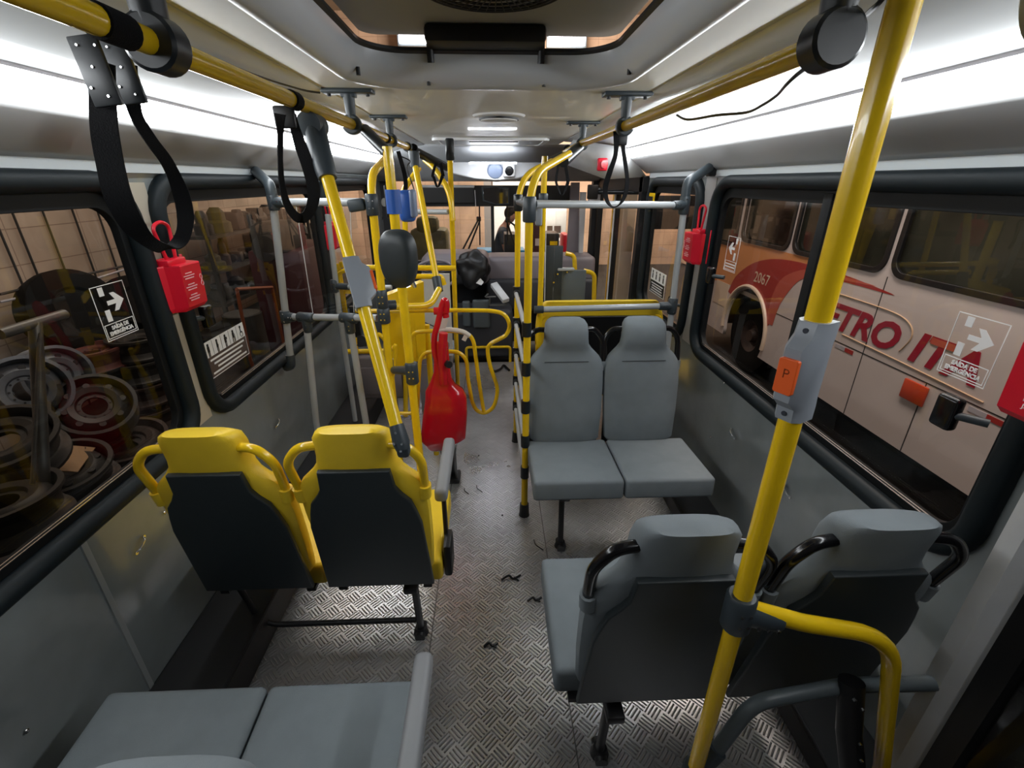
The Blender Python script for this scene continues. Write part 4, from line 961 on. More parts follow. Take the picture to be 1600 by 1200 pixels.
s2 = strap('black hanging strap on the left rail just before the leaning yellow pole', -.48, 1.33,
    [(437, 178, 1.33, .028, .1), (438, 210, 1.33, .02, .6), (438, 250, 1.33, .018, .8), (441, 290, 1.34, .022, .8), (450, 322, 1.35, .028, .6), (465, 340, 1.37, .034, .6), (478, 338, 1.39, .036, .6), (488, 320, 1.40, .034, .2), (490, 295, 1.40, .034, 0), (482, 262, 1.39, .034, 0), (470, 228, 1.38, .032, 0), (461, 200, 1.37, .026, .1), (455, 178, 1.36, .026, .2)], 0, 0)
bm = NB(); box(bm, aY(445, 183, 1.34), (.052, .014, .050), bev=.006); part('buckle_plate', bm, 'black', s2)
s3 = strap('black hanging strap on the right rail above the glass partition', .48, 1.90,
    [(963, 205, 1.92, .03, .2), (962, 240, 1.92, .022, .3), (953, 268, 1.93, .026, .2), (946, 292, 1.94, .026, .2), (948, 312, 1.95, .024, .4), (957, 323, 1.96, .022, .7), (967, 320, 1.97, .022, .7), (976, 306, 1.98, .024, .3), (980, 285, 1.98, .022, .3), (978, 262, 1.98, .022, .3), (974, 235, 1.97, .02, .3), (972, 205, 1.96, .024, .2)], 0, 0)
bm = NB(); box(bm, aY(970, 217, 1.93), (.05, .014, .045), bev=.006); part('buckle_plate', bm, 'black', s3)
for lab, x, y, A in (('black strap on the left rail in front of the blue card reader', -.478, 2.40, (606, 612, 622, 633, 318)),
                     ('dark strap hanging at the far end of the left rail', -.45, 3.05, (676, 681, 688, 692, 292)),
                     ('dark strap hanging at the front end of the right rail', .46, 3.1, (869, 873, 883, 887, 305))):
    a, b, c, d, vb = A; Y_ = y; y0 = 236 if x < 0 else 262
    if y > 3: y0 = 255
    strap(lab, x, y, [(b, y0, Y_, .02, .3), (a, (y0+vb)*.5, Y_, .022, .4), (a+2, vb-14, Y_, .022, .4), ((a+d)/2, vb, Y_+.02, .022, .8), (d-1, vb-16, Y_+.03, .024, .2), (d, (y0+vb)*.5, Y_+.03, .024, .2), (c, y0, Y_+.02, .022, .2)], 0, 0)
# thin cables
def cable(label, pts, r=.003, m_='black', name='cable'):
    bm = NB(); tube(bm, smoothpath(pts, 5), r, 6); o = obj(name, bm, m_); return tag(o, label, 'cable')
cable('thin dark cord lying along the ceiling above the left handrail', [aZ(u, v, 1.93) for u, v in ((236, 42), (300, 75), (400, 118), (470, 140), (500, 145))], .003)
cable('black cord hanging loose above the right handrail near the top right', [aY(1345, 30, .80), aY(1372, 6, .72), aY(1385, -10, .70)], .0035)
cable('loose grey black wire drooping between the right handrail and the light strip', [V(.70, 1.05, 1.945), aY(1245, 117, 1.0), aY(1215, 148, 1.15), aY(1190, 165, 1.25), aY(1165, 176, 1.35), aY(1120, 180, 1.45), aY(1075, 187, 1.6), aY(1058, 180, 1.7)], .0036)
cable('thin black cable hanging beside the blue card reader', [aY(u, v, 2.3) for u, v in ((628, 245), (641, 252), (636, 262), (645, 290), (647, 300), (640, 309))], .003)
# ================================================================ cab and front
t = thing('dashboard', 'grey dashboard with rounded instrument hood below the windscreen', 'dashboard', (0, 5.0, .5))
bm = NB(); box(bm, (-.38, 4.98, .86), (.70, .5, .32), bev=.10, seg=5); part('instrument_hood', bm, 'dash_grey', t)
bm = NB(); box(bm, (-.40, 4.735, .83), (.55, .04, .22), bev=.03, seg=4); part('instrument_face', bm, 'dash_dark', t)
bm = NB(); box(bm, (.50, 5.08, .84), (1.15, .4, .26), bev=.05, seg=4); part('dash_top', bm, 'dash_grey', t)
bm = NB(); box(bm, (.50, 5.0, .58), (1.15, .38, .34), bev=.04, seg=3); part('dash_lower', bm, 'dash_dark', t)
t = thing('steering_wheel', 'dark steering wheel at the left of the cab, mostly hidden by yellow poles', 'steering wheel', (-.56, 4.4, .9))
bm = NB(); c_ = V(-.56, 4.48, .87); nrm = V(0, -.5, .86).normalized(); ax_ = V(1, 0, 0); ay_ = nrm.cross(ax_)
tube(bm, [c_+(ax_*math.cos(a)+ay_*math.sin(a))*.21 for a in [2*math.pi*k/36 for k in range(36)]], .013, 10, closed=True); part('rim', bm, 'dash_grey', t)
for a in (0.5, 2.6, 4.7):
    bm = NB(); cyl(bm, c_-nrm*.02, c_+(ax_*math.cos(a)+ay_*math.sin(a))*.205, .012, 8); part('spoke', bm, 'dash_dark', t)
bm = NB(); cyl(bm, c_-nrm*.03, c_+nrm*.01, .05); cyl(bm, c_-nrm*.4, c_, .03); part('column', bm, 'dash_dark', t)
t = thing('engine_cover', 'dark grey engine cover with rounded raised panels between cab and aisle', 'engine cover', (-.05, 4.6, 0))
bm = NB(); box(bm, (-.12, 4.60, .28), (.62, .36, .50), bev=.05, seg=4); part('body', bm, 'dash_dark', t)
for (u0, u1, v0, v1) in ((722, 736, 470, 510), (738, 766, 468, 512)):
    a, b = aY(u0, v0, 4.41), aY(u1, v1, 4.41); bm = NB(); box(bm, (a+b)/2, (abs(b.x-a.x), .05, abs(b.z-a.z)), bev=.022, seg=4); part('raised_panel', bm, 'grey_tube_dark', t)
t = thing('plastic_bag', 'crumpled shiny black plastic bag heaped on the dashboard', 'bag', (-.2, 4.7, .95)); bm = NB()
bmesh.ops.create_icosphere(bm, subdivisions=4, radius=1)
rnd = random.Random(3); ph = [(V(rnd.uniform(-1, 1), rnd.uniform(-1, 1), rnd.uniform(-1, 1)).normalized(), rnd.uniform(3, 9), rnd.uniform(0, 6)) for _ in range(14)]
for v in bm.verts:
    k = 1+sum(math.sin(v.co.dot(a)*f+p_) for a, f, p_ in ph)*.05; v.co = V(v.co.x*.155*k, v.co.y*.14*k, v.co.z*.165*k)
bmesh.ops.transform(bm, matrix=Matrix.Translation(aY(738, 420, 4.5)), verts=bm.verts); part('film', bm, 'black', t)
t = thing('white_device', 'white tilted desk terminal beside the aisle rail in front of the dashboard', 'terminal', aY(782, 458, 4.3))
bm = NB(); box(bm, aY(781, 457, 4.3), (.07, .26, .045), rot=Matrix.Rotation(.5, 3, 'X') @ Matrix.Rotation(.45, 3, 'Z'), bev=.008); part('casing', bm, 'white_paint', t)
bm = NB(); 
for (u, v, u2, v2) in ((758, 464, 775, 464), (765, 464, 765, 477), (790, 462, 791, 476), (765, 477, 791, 476), (758, 464, 763, 459)): cyl(bm, aY(u, v, 4.28), aY(u2, v2, 4.28), .008, 8)
part('stand', bm, 'steel', t)
t = thing('paper_sheet', 'small folded white paper on the black bag by the dashboard', 'paper', aY(748, 440, 4.38)); bm = NB()
q = [bm.verts.new(aY(u, v, y)) for u, v, y in ((746, 430, 4.44), (742, 442, 4.38), (752, 446, 4.35), (756, 441, 4.38))]; bm.faces.new(q); o = obj('sheet', bm, 'white_print', None, False); sm = o.modifiers.new('s', 'SOLIDIFY'); sm.thickness = .004; keep(o, t)
q_ = aY(748, 444, 4.2)
t = pole('kick_rail', 'thin yellow kick rail across the front step', [('rail', [V(-.28, 4.40, .0), V(-.28, 4.40, .16), V(.16, 4.40, .16), V(.16, 4.40, .0)], .03)], cat='rail', r=.014)
cable('black cables coiled on the floor by the front step', [V(-.05, 4.2, .012), V(.0, 4.12, .012), V(.06, 4.18, .012), V(.09, 4.27, .012), V(.12, 4.2, .012), V(.14, 4.12, .02)], .012)
# white board left of centre
t = thing('partition_board', 'flat white driver partition board behind the turnstile rods', 'panel', aY(685, 560, 3.3))
bm = NB(); q = [bm.verts.new(p) for p in (aY(658, 428, 3.3), aY(702, 428, 3.3), aY(708, 556, 3.3), aY(655, 556, 3.3))]; bm.faces.new(q)
o = obj('board', bm, 'white_paint', None, False); sm = o.modifiers.new('s', 'SOLIDIFY'); sm.thickness = .02; keep(o, t)
bm = NB(); cyl(bm, aY(664, 504, 3.27), aY(690, 515, 3.2), .004, 6); part('cable', bm, 'black', t)
bm = NB(); box(bm, (aY(683, 615, 3.3)), (.25, .04, .5)); part('lower_panel', bm, 'dash_grey', t)
# right front: dark modules
t = thing('front_partition', 'dark grey front partition panels left of the door with two bolts', 'partition', (.55, 3.55, .6))
a, b = aY(853, 384, 3.5), aY(874, 520, 3.5); bm = NB(); box(bm, (a+b)/2, (abs(b.x-a.x), .03, abs(b.z-a.z)), bev=.004); part('narrow_panel', bm, 'back_plastic', t)
a, b = aY(872, 422, 3.52), aY(909, 530, 3.52); bm = NB(); box(bm, (a+b)/2, (abs(b.x-a.x), .03, abs(b.z-a.z)), bev=.006); part('wide_panel', bm, 'grey_tube_dark', t)
a, b = aY(871, 419, 3.5), aY(897, 422, 3.5); bm = NB(); box(bm, (a+b)/2, (abs(b.x-a.x), .05, .02), bev=.006); part('top_cap', bm, 'grey_tube', t)
bm = NB(); cyl(bm, a+V(0, .0, -.3), V(a.x, a.y, 0), .02); part('leg', bm, 'black', t)
for u, v in ((871, 428), (886, 425), (865, 441)): 
    p = aY(u, v, 3.48); bm = NB(); cyl(bm, p, p+V(0, -.01, 0), .007, 8); part('bolt', bm, 'chrome', t)
bm = NB(); cyl(bm, aY(853, 362, 3.47), aY(851, 470, 3.47), .003, 6); part('edge_strip', bm, 'white_plastic', t)
pole('grab_rail', 'short hooked yellow grab rail on the dashboard beyond the dark front partition', [('rail', [aY(884, 396, 4.2), aY(897, 399, 4.2), aY(899, 428, 4.2), V(aY(899, 428, 4.2).x, 4.2, 0)], .06)], cat='rail', r=.02)
pole('grab_rail', 'short hooked yellow grab rail between the dark front partition and the front door', [('rail', [aY(912, 423, 3.7), aY(929, 427, 3.7), aY(928, 470, 3.7), V(aY(928, 470, 3.7).x, 3.7, 0)], .07)], cat='rail', r=.018)
# front door
bm = NB(); box(bm, (1.06, 5.12, 1.555), (.12, .06, .14), bev=.01); struct(obj('trim_16', bm, 'white_paint', smooth=False))
dr = thing('door_1', None, None, (1.13, 4.4, .9), kind='structure')
bm = NB(); box(bm, (1.135, 3.70, .88), (.05, .07, 1.68)); box(bm, (1.135, 4.42, .88), (.04, .035, 1.68)); box(bm, (1.135, 5.18, .88), (.05, .10, 1.68)); box(bm, (1.135, 4.4, 1.66), (.05, 1.5, .10)); box(bm, (1.135, 4.4, .05), (.05, 1.5, .3)); part('door_frame', bm, 'black', dr, False)
bm = NB(); box(bm, (1.105, 4.42, .95), (.01, .018, 1.3)); part('edge_seal', bm, 'white_plastic', dr, False)
bm = NB(); box(bm, (1.15, 4.4, .88), (.005, 1.45, 1.6)); part('pane', bm, 'glass', dr, False)
bm = NB(); q0 = [aY(u, v, 5.22) for u, v in ((906, 300), (915, 300), (909, 405), (903, 410))]; q = [bm.verts.new(p) for p in q0]; bm.faces.new(q); o = obj('trim_14', bm, 'white_paint', None, False); sm = o.modifiers.new('s', 'SOLIDIFY'); sm.thickness = .05; struct(o)
bm = NB(); q = [bm.verts.new(p) for p in (aY(893, 285, 5.25), aY(906, 285, 5.25), aY(903, 425, 5.25), aY(884, 425, 5.25))]; bm.faces.new(q); o = obj('trim_15', bm, 'dash_grey', None, False); sm = o.modifiers.new('s', 'SOLIDIFY'); sm.thickness = .06; struct(o)
t = thing('alarm_button', 'red square alarm light at the far end of the right light strip', 'alarm', aY(941, 257, 3.68))
p = aY(941, 257, 3.66); bm = NB(); box(bm, p, (.075, .03, .085), bev=.012, seg=3); part('housing', bm, 'red_plastic', t); bm = NB(); cyl(bm, p+V(.01, -.015, 0), p+V(.01, -.03, 0), .026); part('lens', bm, 'red_paint', t)
t = thing('door_mechanism', 'black door mechanism box above the front door', 'mechanism', (1.0, 3.9, 1.66))
a = aY(926, 300, 4.4); bm = NB(); box(bm, a, (.09, .06, .12), bev=.01); part('motor', bm, 'black', t); bm = NB(); tube(bm, [aY(935, 300, 4.4), aY(968, 300, 4.2), aY(1000, 300, 4.0)], .02); part('bar', bm, 'fitting_dark', t)
t = thing('yellow_label', 'tiny yellow label with a black mark at the corner of the far right window', 'sticker', (1.12, 3.55, 1.6))
a, b = aX(1012, 303, 1.125), aX(1022, 318, 1.125); bm = NB(); box(bm, (a+b)/2, (.003, abs(a.y-b.y), .075)); part('plate', bm, 'yellow_paint', t); bm = NB(); box(bm, (a+b)/2-V(.003, 0, 0), (.002, abs(a.y-b.y)*.6, .03)); part('mark', bm, 'black', t)
# rear view mirror, sun visor, wipers
t = thing('rear_view_mirror', 'wide rear view mirror on the black windscreen band', 'mirror', (.02, 5.3, 1.55)); 
keep(plate('mirror_frame', [[(-.13, .07), (.02, .085), (.15, .06), (.15, -.09), (.02, -.10), (-.12, -.06)]], .02, frame_m((.03, 5.30, 1.555), (1, 0, 0), (0, 0, 1)), 'fitting', bevel=.006), t)
keep(plate('mirror_face', [[(-.12, .060), (.02, .075), (.14, .052), (.14, -.082), (.02, -.09), (-.11, -.052)]], .006, frame_m((.03, 5.283, 1.555), (1, 0, 0), (0, 0, 1)), 'mirror_glass', bevel=.001), t)
t = thing('sun_visor', 'white edged roller sun visor left of the rear view mirror', 'visor', (-.45, 5.3, 1.63))
bm = NB(); box(bm, (-.46, 5.30, 1.635), (.56, .03, .028), bev=.010); part('roller', bm, 'white_plastic', t); bm = NB(); box(bm, (-.46, 5.31, 1.55), (.54, .008, .15)); part('blind', bm, 'black', t)
bm = NB(); cyl(bm, (-.178, 5.29, 1.60), (-.172, 5.29, 1.44), .005, 6); part('cord', bm, 'white_plastic', t)
for lab, B, A in (('black wiper with twin arms on the left half of the windscreen', ((749, 318), (750, 383)), (((748, 342), (722, 392)), ((750, 344), (731, 392)))),
                  ('black wiper with twin arms in front of the man outside', ((792, 318), (793, 378)), (((793, 344), (804, 352)), ((804, 352), (812, 385)), ((792, 346), (806, 388))))):
    t = thing('windscreen_wiper', lab, 'wiper', aY(*B[1], 5.47)); bm = NB(); cyl(bm, aY(*B[0], 5.42), aY(*B[1], 5.42), .008, 8); part('blade', bm, 'black', t)
    for p_, q_ in A: bm = NB(); cyl(bm, aY(*p_, 5.43), aY(*q_, 5.43), .010, 8); part('arm', bm, 'black', t)
    bm = NB(); box(bm, aY(*A[0][0], 5.425), (.05, .02, .05), bev=.008); part('pivot', bm, 'black', t)
# ================================================================ rear door at the right edge
rd = thing('door_2', None, None, (1.03, .3, .9), kind='structure')
bm = NB(); P = [(1.045, .700), (1.065, .655), (1.055, .632), (1.012, .655), (1.012, .69)]
R = [[bm.verts.new((a, b, z)) for a, b in P] for z in (0, 1.9)]
for i in range(5): bm.faces.new((R[0][i], R[0][(i+1) % 5], R[1][(i+1) % 5], R[1][i]))
bm.faces.new(R[0]); bm.faces.new(R[1]); part('door_post', bm, 'white_paint', rd, False)
bm = NB(); box(bm, (1.05, .20, .05), (.04, .85, .10)); box(bm, (1.05, .20, 1.78), (.04, .85, .10)); box(bm, (1.055, .605, .9), (.03, .05, 1.7)); box(bm, (1.055, .33, .9), (.03, .03, 1.7)); part('leaf_frame', bm, 'black', rd, False)
bm = NB(); box(bm, (1.06, .2, .9), (.006, .8, 1.7)); part('pane', bm, 'glass', rd, False)
bm = NB(); box(bm, (1.13, .2, .9), (.03, .95, 1.75)); part('outer_skin', bm, 'black', rd, False)
p = aZ(1440, 1188, .30)
t = pole('grab_rail', 'short yellow grab rail at the foot of the white door post', [('rail', [V(1.0, .60, .17), V(.97, .60, .20), V(.965, .52, .20), V(.97, .40, .12)], .03)], cat='rail', r=.014)
# ================================================================ debris on the floor
rnd = random.Random(11)
for i, (u, v, sx, kind) in enumerate(((748, 764, .045, 0), (840, 852, .05, 0), (800, 903, .05, 1), (836, 937, .035, 1), (768, 1008, .03, 1), (748, 712, .012, 2), (728, 768, .035, 0), (785, 805, .012, 2))):
    p = aZ(u, v, .003); lab = ['thin curved black rubber shaving on the floor beside the turnstile base', 'long thin black rubber shaving near the foot of the ladder screen', 'crooked black rubber scrap in the middle of the aisle', 'small black rubber scrap by the left corner of the near grey seat', 'black rubber scrap lowest in the aisle, nearest the camera', 'tiny black crumb farthest up the aisle', 'short dark shaving on the aisle beside the light grey armrest', 'tiny black crumb left of the ladder screen foot'][i]
    bm = NB()
    if kind == 0: tube(bm, smoothpath([p+V(-sx*.3, sx*.8, 0), p+V(-sx*.2, 0, .006), p+V(sx*.15, -sx*.4, .004), p+V(sx*.5, -sx*.7, .0)], 4), .003, 6)
    elif kind == 1: tube(bm, smoothpath([p+V(-sx, -sx*.2, 0), p+V(-sx*.3, sx*.1, .01), p+V(sx*.1, -sx*.15, .003), p+V(sx*.8, sx*.3, .0)], 4), .0055, 6, radii=None); tube(bm, [p+V(.2*sx, 0, .004), p+V(.6*sx, -.4*sx, .002)], .004, 6)
    else: bmesh.ops.create_icosphere(bm, subdivisions=1, radius=sx*.5); bmesh.ops.translate(bm, vec=p, verts=bm.verts)
    tag(obj('rubber_scrap', bm, 'black'), lab, 'scrap')
# ================================================================ depot outside
GZ = -.55
bm = NB(); box(bm, (0, 6, GZ-.02), (16, 26, .04)); struct(obj('ground', bm, 'asphalt', smooth=False))
bm = NB(); box(bm, (-4.5, 5.5, 1.6), (.1, 18, 4.3)); struct(obj('depot_wall_left', bm, 'tile_left', smooth=False))
bm = NB(); box(bm, (0, 13.8, 2.4), (14, .1, 6.0)); struct(obj('depot_wall_front', bm, 'tile_front', smooth=False))
bm = NB(); box(bm, (5.6, 6, 2.0), (.1, 18, 5)); struct(obj('depot_wall_right', bm, 'tile_front', smooth=False))
bm = NB(); box(bm, (0, 6, 5.45), (14, 18, .1)); struct(obj('depot_ceiling', bm, 'garage_roof', smooth=False))
for u0, u1, v0, v1, lab in ((622, 672, 44, 68, 'bright white depot floodlight seen left through the roof hatch gap'), (858, 914, 46, 71, 'bright white depot floodlight seen right through the roof hatch gap')):
    a, b = aY(u0, v0, 13.2), aY(u1, v1, 13.2); t = thing('floodlight', lab, 'light', (a+b)/2)
    bm = NB(); box(bm, (a+b)/2, (abs(b.x-a.x), .06, abs(b.z-a.z))); part('lamp_face', bm, 'depot_tube', t, False); bm = NB(); cyl(bm, (a+b)/2+V(0, .12, .1), V((a.x+b.x)/2, 13.32, 5.4), .03, 8); part('hanger_rod', bm, 'grey_tube_dark', t); bm = NB(); box(bm, (a+b)/2+V(0, .12, 0), (abs(b.x-a.x)+.1, .15, abs(b.z-a.z)+.1), bev=.02); part('lamp_housing', bm, 'grey_tube_dark', t)
# rods on left wall
for i, u in enumerate((4, 35, 82, 128, 166)):
    p = aX(u, 345, -4.35); t = None
    bm = NB(); cyl(bm, (-4.41, p.y, GZ), (-4.41, p.y, 3.4), .010, 8); o = obj('steel_rod', bm, 'rim_dark')
    tag(o, 'thin dark upright steel rod, %s from the left against the tiled wall' % ('first', 'second', 'third', 'fourth', 'fifth')[i], 'rod', 'rods on the tiled depot wall')
for z0, z1, lab in ((.50, .72, 'dark cable sagging along the tiled wall, the upper of two'), (.40, .62, 'pale cable sagging along the tiled wall, the lower of two')):
    bm = NB(); tube(bm, [aX(0, 460 if z0 == .5 else 472, -4.2), aX(110, 434 if z0 == .5 else 448, -4.2), aX(210, 412 if z0 == .5 else 416, -4.2)], .012, 6); tag(obj('wall_cable', bm, 'rim_dark' if z0 == .5 else 'trim_grey'), lab, 'cable')
bm = NB(); tube(bm, smoothpath([aX(u, v, -4.435) for u, v in ((182, 348), (190, 365), (198, 385), (205, 397), (198, 380), (192, 352), (184, 350), (186, 372), (196, 390))], 4), .012, 6); tag(obj('cable_coil', bm, 'black'), 'coil of black cable hanging on the tiled wall by the window edge', 'cable')
def rim(label, c, d, width, axis, m_, group=None, hole=True):
    """steel truck wheel rim"""
    r = d/2; axis = Vector(axis).normalized(); t = thing('wheel_rim', label, 'wheel rim', c, 0, group)
    h = width/2
    pr = [(r*.90, -h), (r, -h), (r, -h+.02), (r*.93, -h+.035), (r*.90, -h+.06), (r*.86, -h*.3), (r*.86, h*.3), (r*.90, h-.06), (r*.93, h-.035), (r, h-.02), (r, h), (r*.90, h), (r*.84, h-.06), (r*.83, h*.3), (r*.83, -h*.3), (r*.84, -h+.06), (r*.90, -h)]
    bm = NB(); lathe(bm, pr, c, axis, 36); part('barrel', bm, m_, t)
    bm = NB(); off = h*.35; lathe(bm, [(r*.84, off-.02), (r*.74, off+.03), (r*.60, off+.05), (r*.44, off+.04), (r*.40, off+.02), (r*.30, off+.02), (r*.30, off-.0), (r*.40, off), (r*.60, off+.03), (r*.74, off+.01), (r*.84, off-.04)], c, axis, 36); ds = part('disc', bm, m_, t)
    if hole:
        q = Vector((0, 0, 1)).rotation_difference(axis); bm = NB()
        for k in range(8):
            a = 2*math.pi*k/8; p = Vector(c)+q @ V(math.cos(a)*r*.66, math.sin(a)*r*.66, off+.036); cyl(bm, p, p+axis*.012, r*.085, 12)
        for k in range(10):
            a = 2*math.pi*(k+.3)/10; p = Vector(c)+q @ V(math.cos(a)*r*.36, math.sin(a)*r*.36, off+.015); cyl(bm, p, p+axis*.010, r*.03, 8)
        keep(obj('vent_holes', bm, 'black', None), ds)
    return t
DX = -3.35
def at_rim(u, v, x=DX): return aX(u, v, x)
rim('silver rim leaning at the lower left of the near left window', aX(40, 612, -3.4), .50, .22, (.75, -.5, .35), 'rim_silver')
rim('second silver rim, tucked between the post and the dark rims', aX(82, 588, -3.7), .50, .22, (.8, -.3, .2), 'rim_silver')
rim('dark rim lying open in the middle of the pile', aX(150, 640, -3.1), .52, .22, (.5, -.5, .75), 'rim_dark')
rim('reddish rusty rim on top of the middle stack', aX(145, 560, -3.7), .50, .2, (0, 0, 1), 'rim_red')
rim('dark rim just below the reddish rusty rim', aX(150, 590, -3.7), .50, .2, (0, 0, 1), 'rim_dark')
for i, (u, v) in enumerate(((218, 540), (222, 575), (228, 610), (235, 650), (240, 690))):
    rim(['topmost dark rim', 'second dark rim', 'middle rusty rim', 'fourth rusty rim', 'lowest rusty rim'][i]+' of the stack beside the black window pillar', aX(u, v, -3.45), .50, .2, (0, 0, 1), 'rim_dark' if i < 2 else 'rim_rust', None, False)
rim('large dark rim holding a piece of cardboard', aX(105, 745, -2.75), .52, .2, (.12, -.2, 1), 'rim_dark')
rim('dark rim under the cardboard rim', aX(112, 800, -2.72), .52, .2, (0, -.1, 1), 'rim_dark', None, False)
rim('rusty rim lying left of the cardboard rim', aX(10, 700, -2.8), .52, .2, (.2, -.3, 1), 'rim_dark', None, False)
rim('rusty rim half hidden behind the cardboard rim', aX(205, 700, -3.0), .56, .2, (.1, -.2, 1), 'rim_rust', None, False)
rim('dark rim at the bottom left corner of the near left window', aX(5, 800, -2.5), .52, .2, (0, 0, 1), 'rim_dark', None, False)
rim('dark rim low in the pile beneath the open dark rim', aX(150, 700, -3.2), .52, .2, (0, 0, 1), 'rim_dark', None, False)
cbp = aX(110, 728, -2.74)
bm = NB(); box(bm, cbp+V(0, 0, .06), (.20, .26, .006), rot=Matrix.Rotation(.35, 3, 'Y') @ Matrix.Rotation(.3, 3, 'Z')); tag(obj('cardboard_sheet', bm, 'cardboard', smooth=False), 'brown cardboard scrap lying in the large dark rim', 'cardboard')
# steel T post
a, b, c_ = aX(55, 505, -2.5), aX(72, 830, -2.4), None
t = thing('steel_stand', 'upright steel post with a T handle in front of the rims', 'stand', b)
bm = NB(); cyl(bm, a, b, .030, 14); part('post', bm, 'steel', t); bm = NB(); cyl(bm, a+V(0, -.20, 0), a+V(0, .19, 0), .028, 14); part('handle_bar', bm, 'steel', t)
bm = NB(); cyl(bm, a+V(.03, -.03, -.05), b+V(.05, .0, .3), .010, 8); part('rod', bm, 'steel', t)
# big tyre / drum
t = thing('truck_tyre', 'large dark tyre leaning on the wall behind the rims', 'tyre', aX(110, 480, -4.0)); bm = NB(); R_ = .40
lathe(bm, [(0, -.09), (R_*.5, -.09), (R_*.55, -.12), (R_*.8, -.14), (R_*.97, -.11), (R_, 0), (R_*.97, .11), (R_*.8, .14), (R_*.55, .12), (R_*.5, .09), (0, .09)], aX(115, 488, -4.0), (.9, -.3, .3), 40); part('carcass', bm, 'tyre', t)
t = thing('truck_tyre', 'second dark tyre at the right, near the window pillar', 'tyre', aX(205, 470, -4.0)); bm = NB()
lathe(bm, [(0, -.09), (R_*.5, -.09), (R_*.55, -.12), (R_*.8, -.14), (R_*.97, -.11), (R_, 0), (R_*.97, .11), (R_*.8, .14), (R_*.55, .12), (R_*.5, .09), (0, .09)], aX(228, 478, -3.9), (.5, -.3, .8), 40); part('carcass', bm, 'tyre', t)
# rack with machine parts behind window_2
rk = thing('parts_rack', 'dark rack crowded with machine parts behind the second left window', 'rack', (-3.9, 8.3, GZ))
bm = NB()
for y in (6.5, 7.7, 8.9, 10.1, 11.2): box(bm, (-4.25, y, .35), (.05, .05, 1.8)); box(bm, (-3.75, y, .35), (.05, .05, 1.8))
part('upright', bm, 'machine_dark', rk, False)
for z in (-.35, .1, .55, 1.0):
    bm = NB(); box(bm, (-4.0, 8.85, z), (.6, 4.75, .04)); part('shelf', bm, 'machine_dark', rk, False)
rnd = random.Random(5)
k_ = 0
spots = []; cnt = {}; ORD = 'first second third fourth fifth sixth seventh eighth ninth tenth eleventh twelfth thirteenth fourteenth fifteenth sixteenth seventeenth eighteenth nineteenth'.split()
for z in (.12, .57, 1.02):
    y = 6.6
    while y < 11.0:
        w_ = rnd.uniform(.18, .42); spots.append((y+w_/2, z, w_)); y += w_+rnd.uniform(.02, .12)
for y, z, w_ in spots:
    h_ = rnd.uniform(.12, .34); kd = rnd.choice((0, 1, 1, 2)); bm = NB(); c_ = V(-3.9, y, z)
    if kd == 0: box(bm, c_+V(0, 0, h_/2), (.3, w_*.9, h_), bev=.03); box(bm, c_+V(.1, 0, h_*.9), (.1, w_*.5, h_*.5), bev=.02)
    elif kd == 1: lathe(bm, [(0, 0), (w_*.45, 0), (w_*.45, h_*.4), (w_*.3, h_*.5), (w_*.3, h_*.8), (w_*.16, h_), (0, h_)], c_, seg=16)
    else: cyl(bm, c_+V(0, -w_*.45, h_*.4), c_+V(0, w_*.45, h_*.4), h_*.4); box(bm, c_+V(0, 0, h_*.5), (.2, w_*.4, h_), bev=.01)
    mm = rnd.choice(('machine_dark', 'machine_olive', 'rim_dark', 'rim_rust')); sh = round((z-.12)/.45); cnt[sh] = cnt.get(sh, 0)+1
    tag(obj('machine_part', bm, mm), '%s %s machine part, %s from left on %s rack shelf' % ({'machine_dark': 'sooty', 'machine_olive': 'olive', 'rim_dark': 'dark', 'rim_rust': 'rusty'}[mm], ('blocky', 'round', 'barrel shaped')[kd], ORD[cnt[sh]-1], ('low', 'middle', 'top')[sh]), 'machine part', 'machine parts on the dark rack')
t = thing('orange_frame', 'thin orange steel stand behind the second left window', 'stand', aX(385, 500, -2.6)); bm = NB()
A = [aX(370, 452, -2.6), aX(425, 449, -2.6)]; tube(bm, [A[0], A[1]], .018, 8); tube(bm, [A[0], aX(391, 560, -2.6), V(-2.6, A[0].y, GZ)], .018, 8); tube(bm, [A[1], V(-2.6, A[1].y, GZ)], .018, 8); part('frame', bm, 'orange_steel', t)
t = thing('metal_drum', 'dark round drum with pale lid behind the second left window', 'drum', aX(375, 500, -3.1)); p = aX(378, 490, -3.1)
bm = NB(); lathe(bm, [(0, -.6), (.22, -.6), (.22, 0), (.20, .01)], p, seg=24); part('body', bm, 'machine_dark', t); bm = NB(); lathe(bm, [(.20, .01), (0, .012)], p, seg=24); part('lid', bm, 'steel', t)
bm = NB(); cyl(bm, aX(470, 480, -2.9), aX(510, 440, -2.7), .03, 10); tag(obj('copper_pipe', bm, 'rim_red'), 'slanting copper coloured pipe low in the second left window', 'pipe')
t = thing('workbench_machine', 'bulky dark maroon machine at the far end of the second left window', 'machine', (-2.6, 6.4, GZ)); bm = NB(); box(bm, (-2.9, 7.1, .15), (.7, 1.4, 1.4), bev=.06); part('body', bm, 'maroon', t); bm = NB(); box(bm, (-2.9, 6.7, 1.0), (.5, .7, .4), bev=.1); cyl(bm, (-2.9, 6.4, .9), (-2.9, 6.2, .9), .16); part('head', bm, 'machine_dark', t)
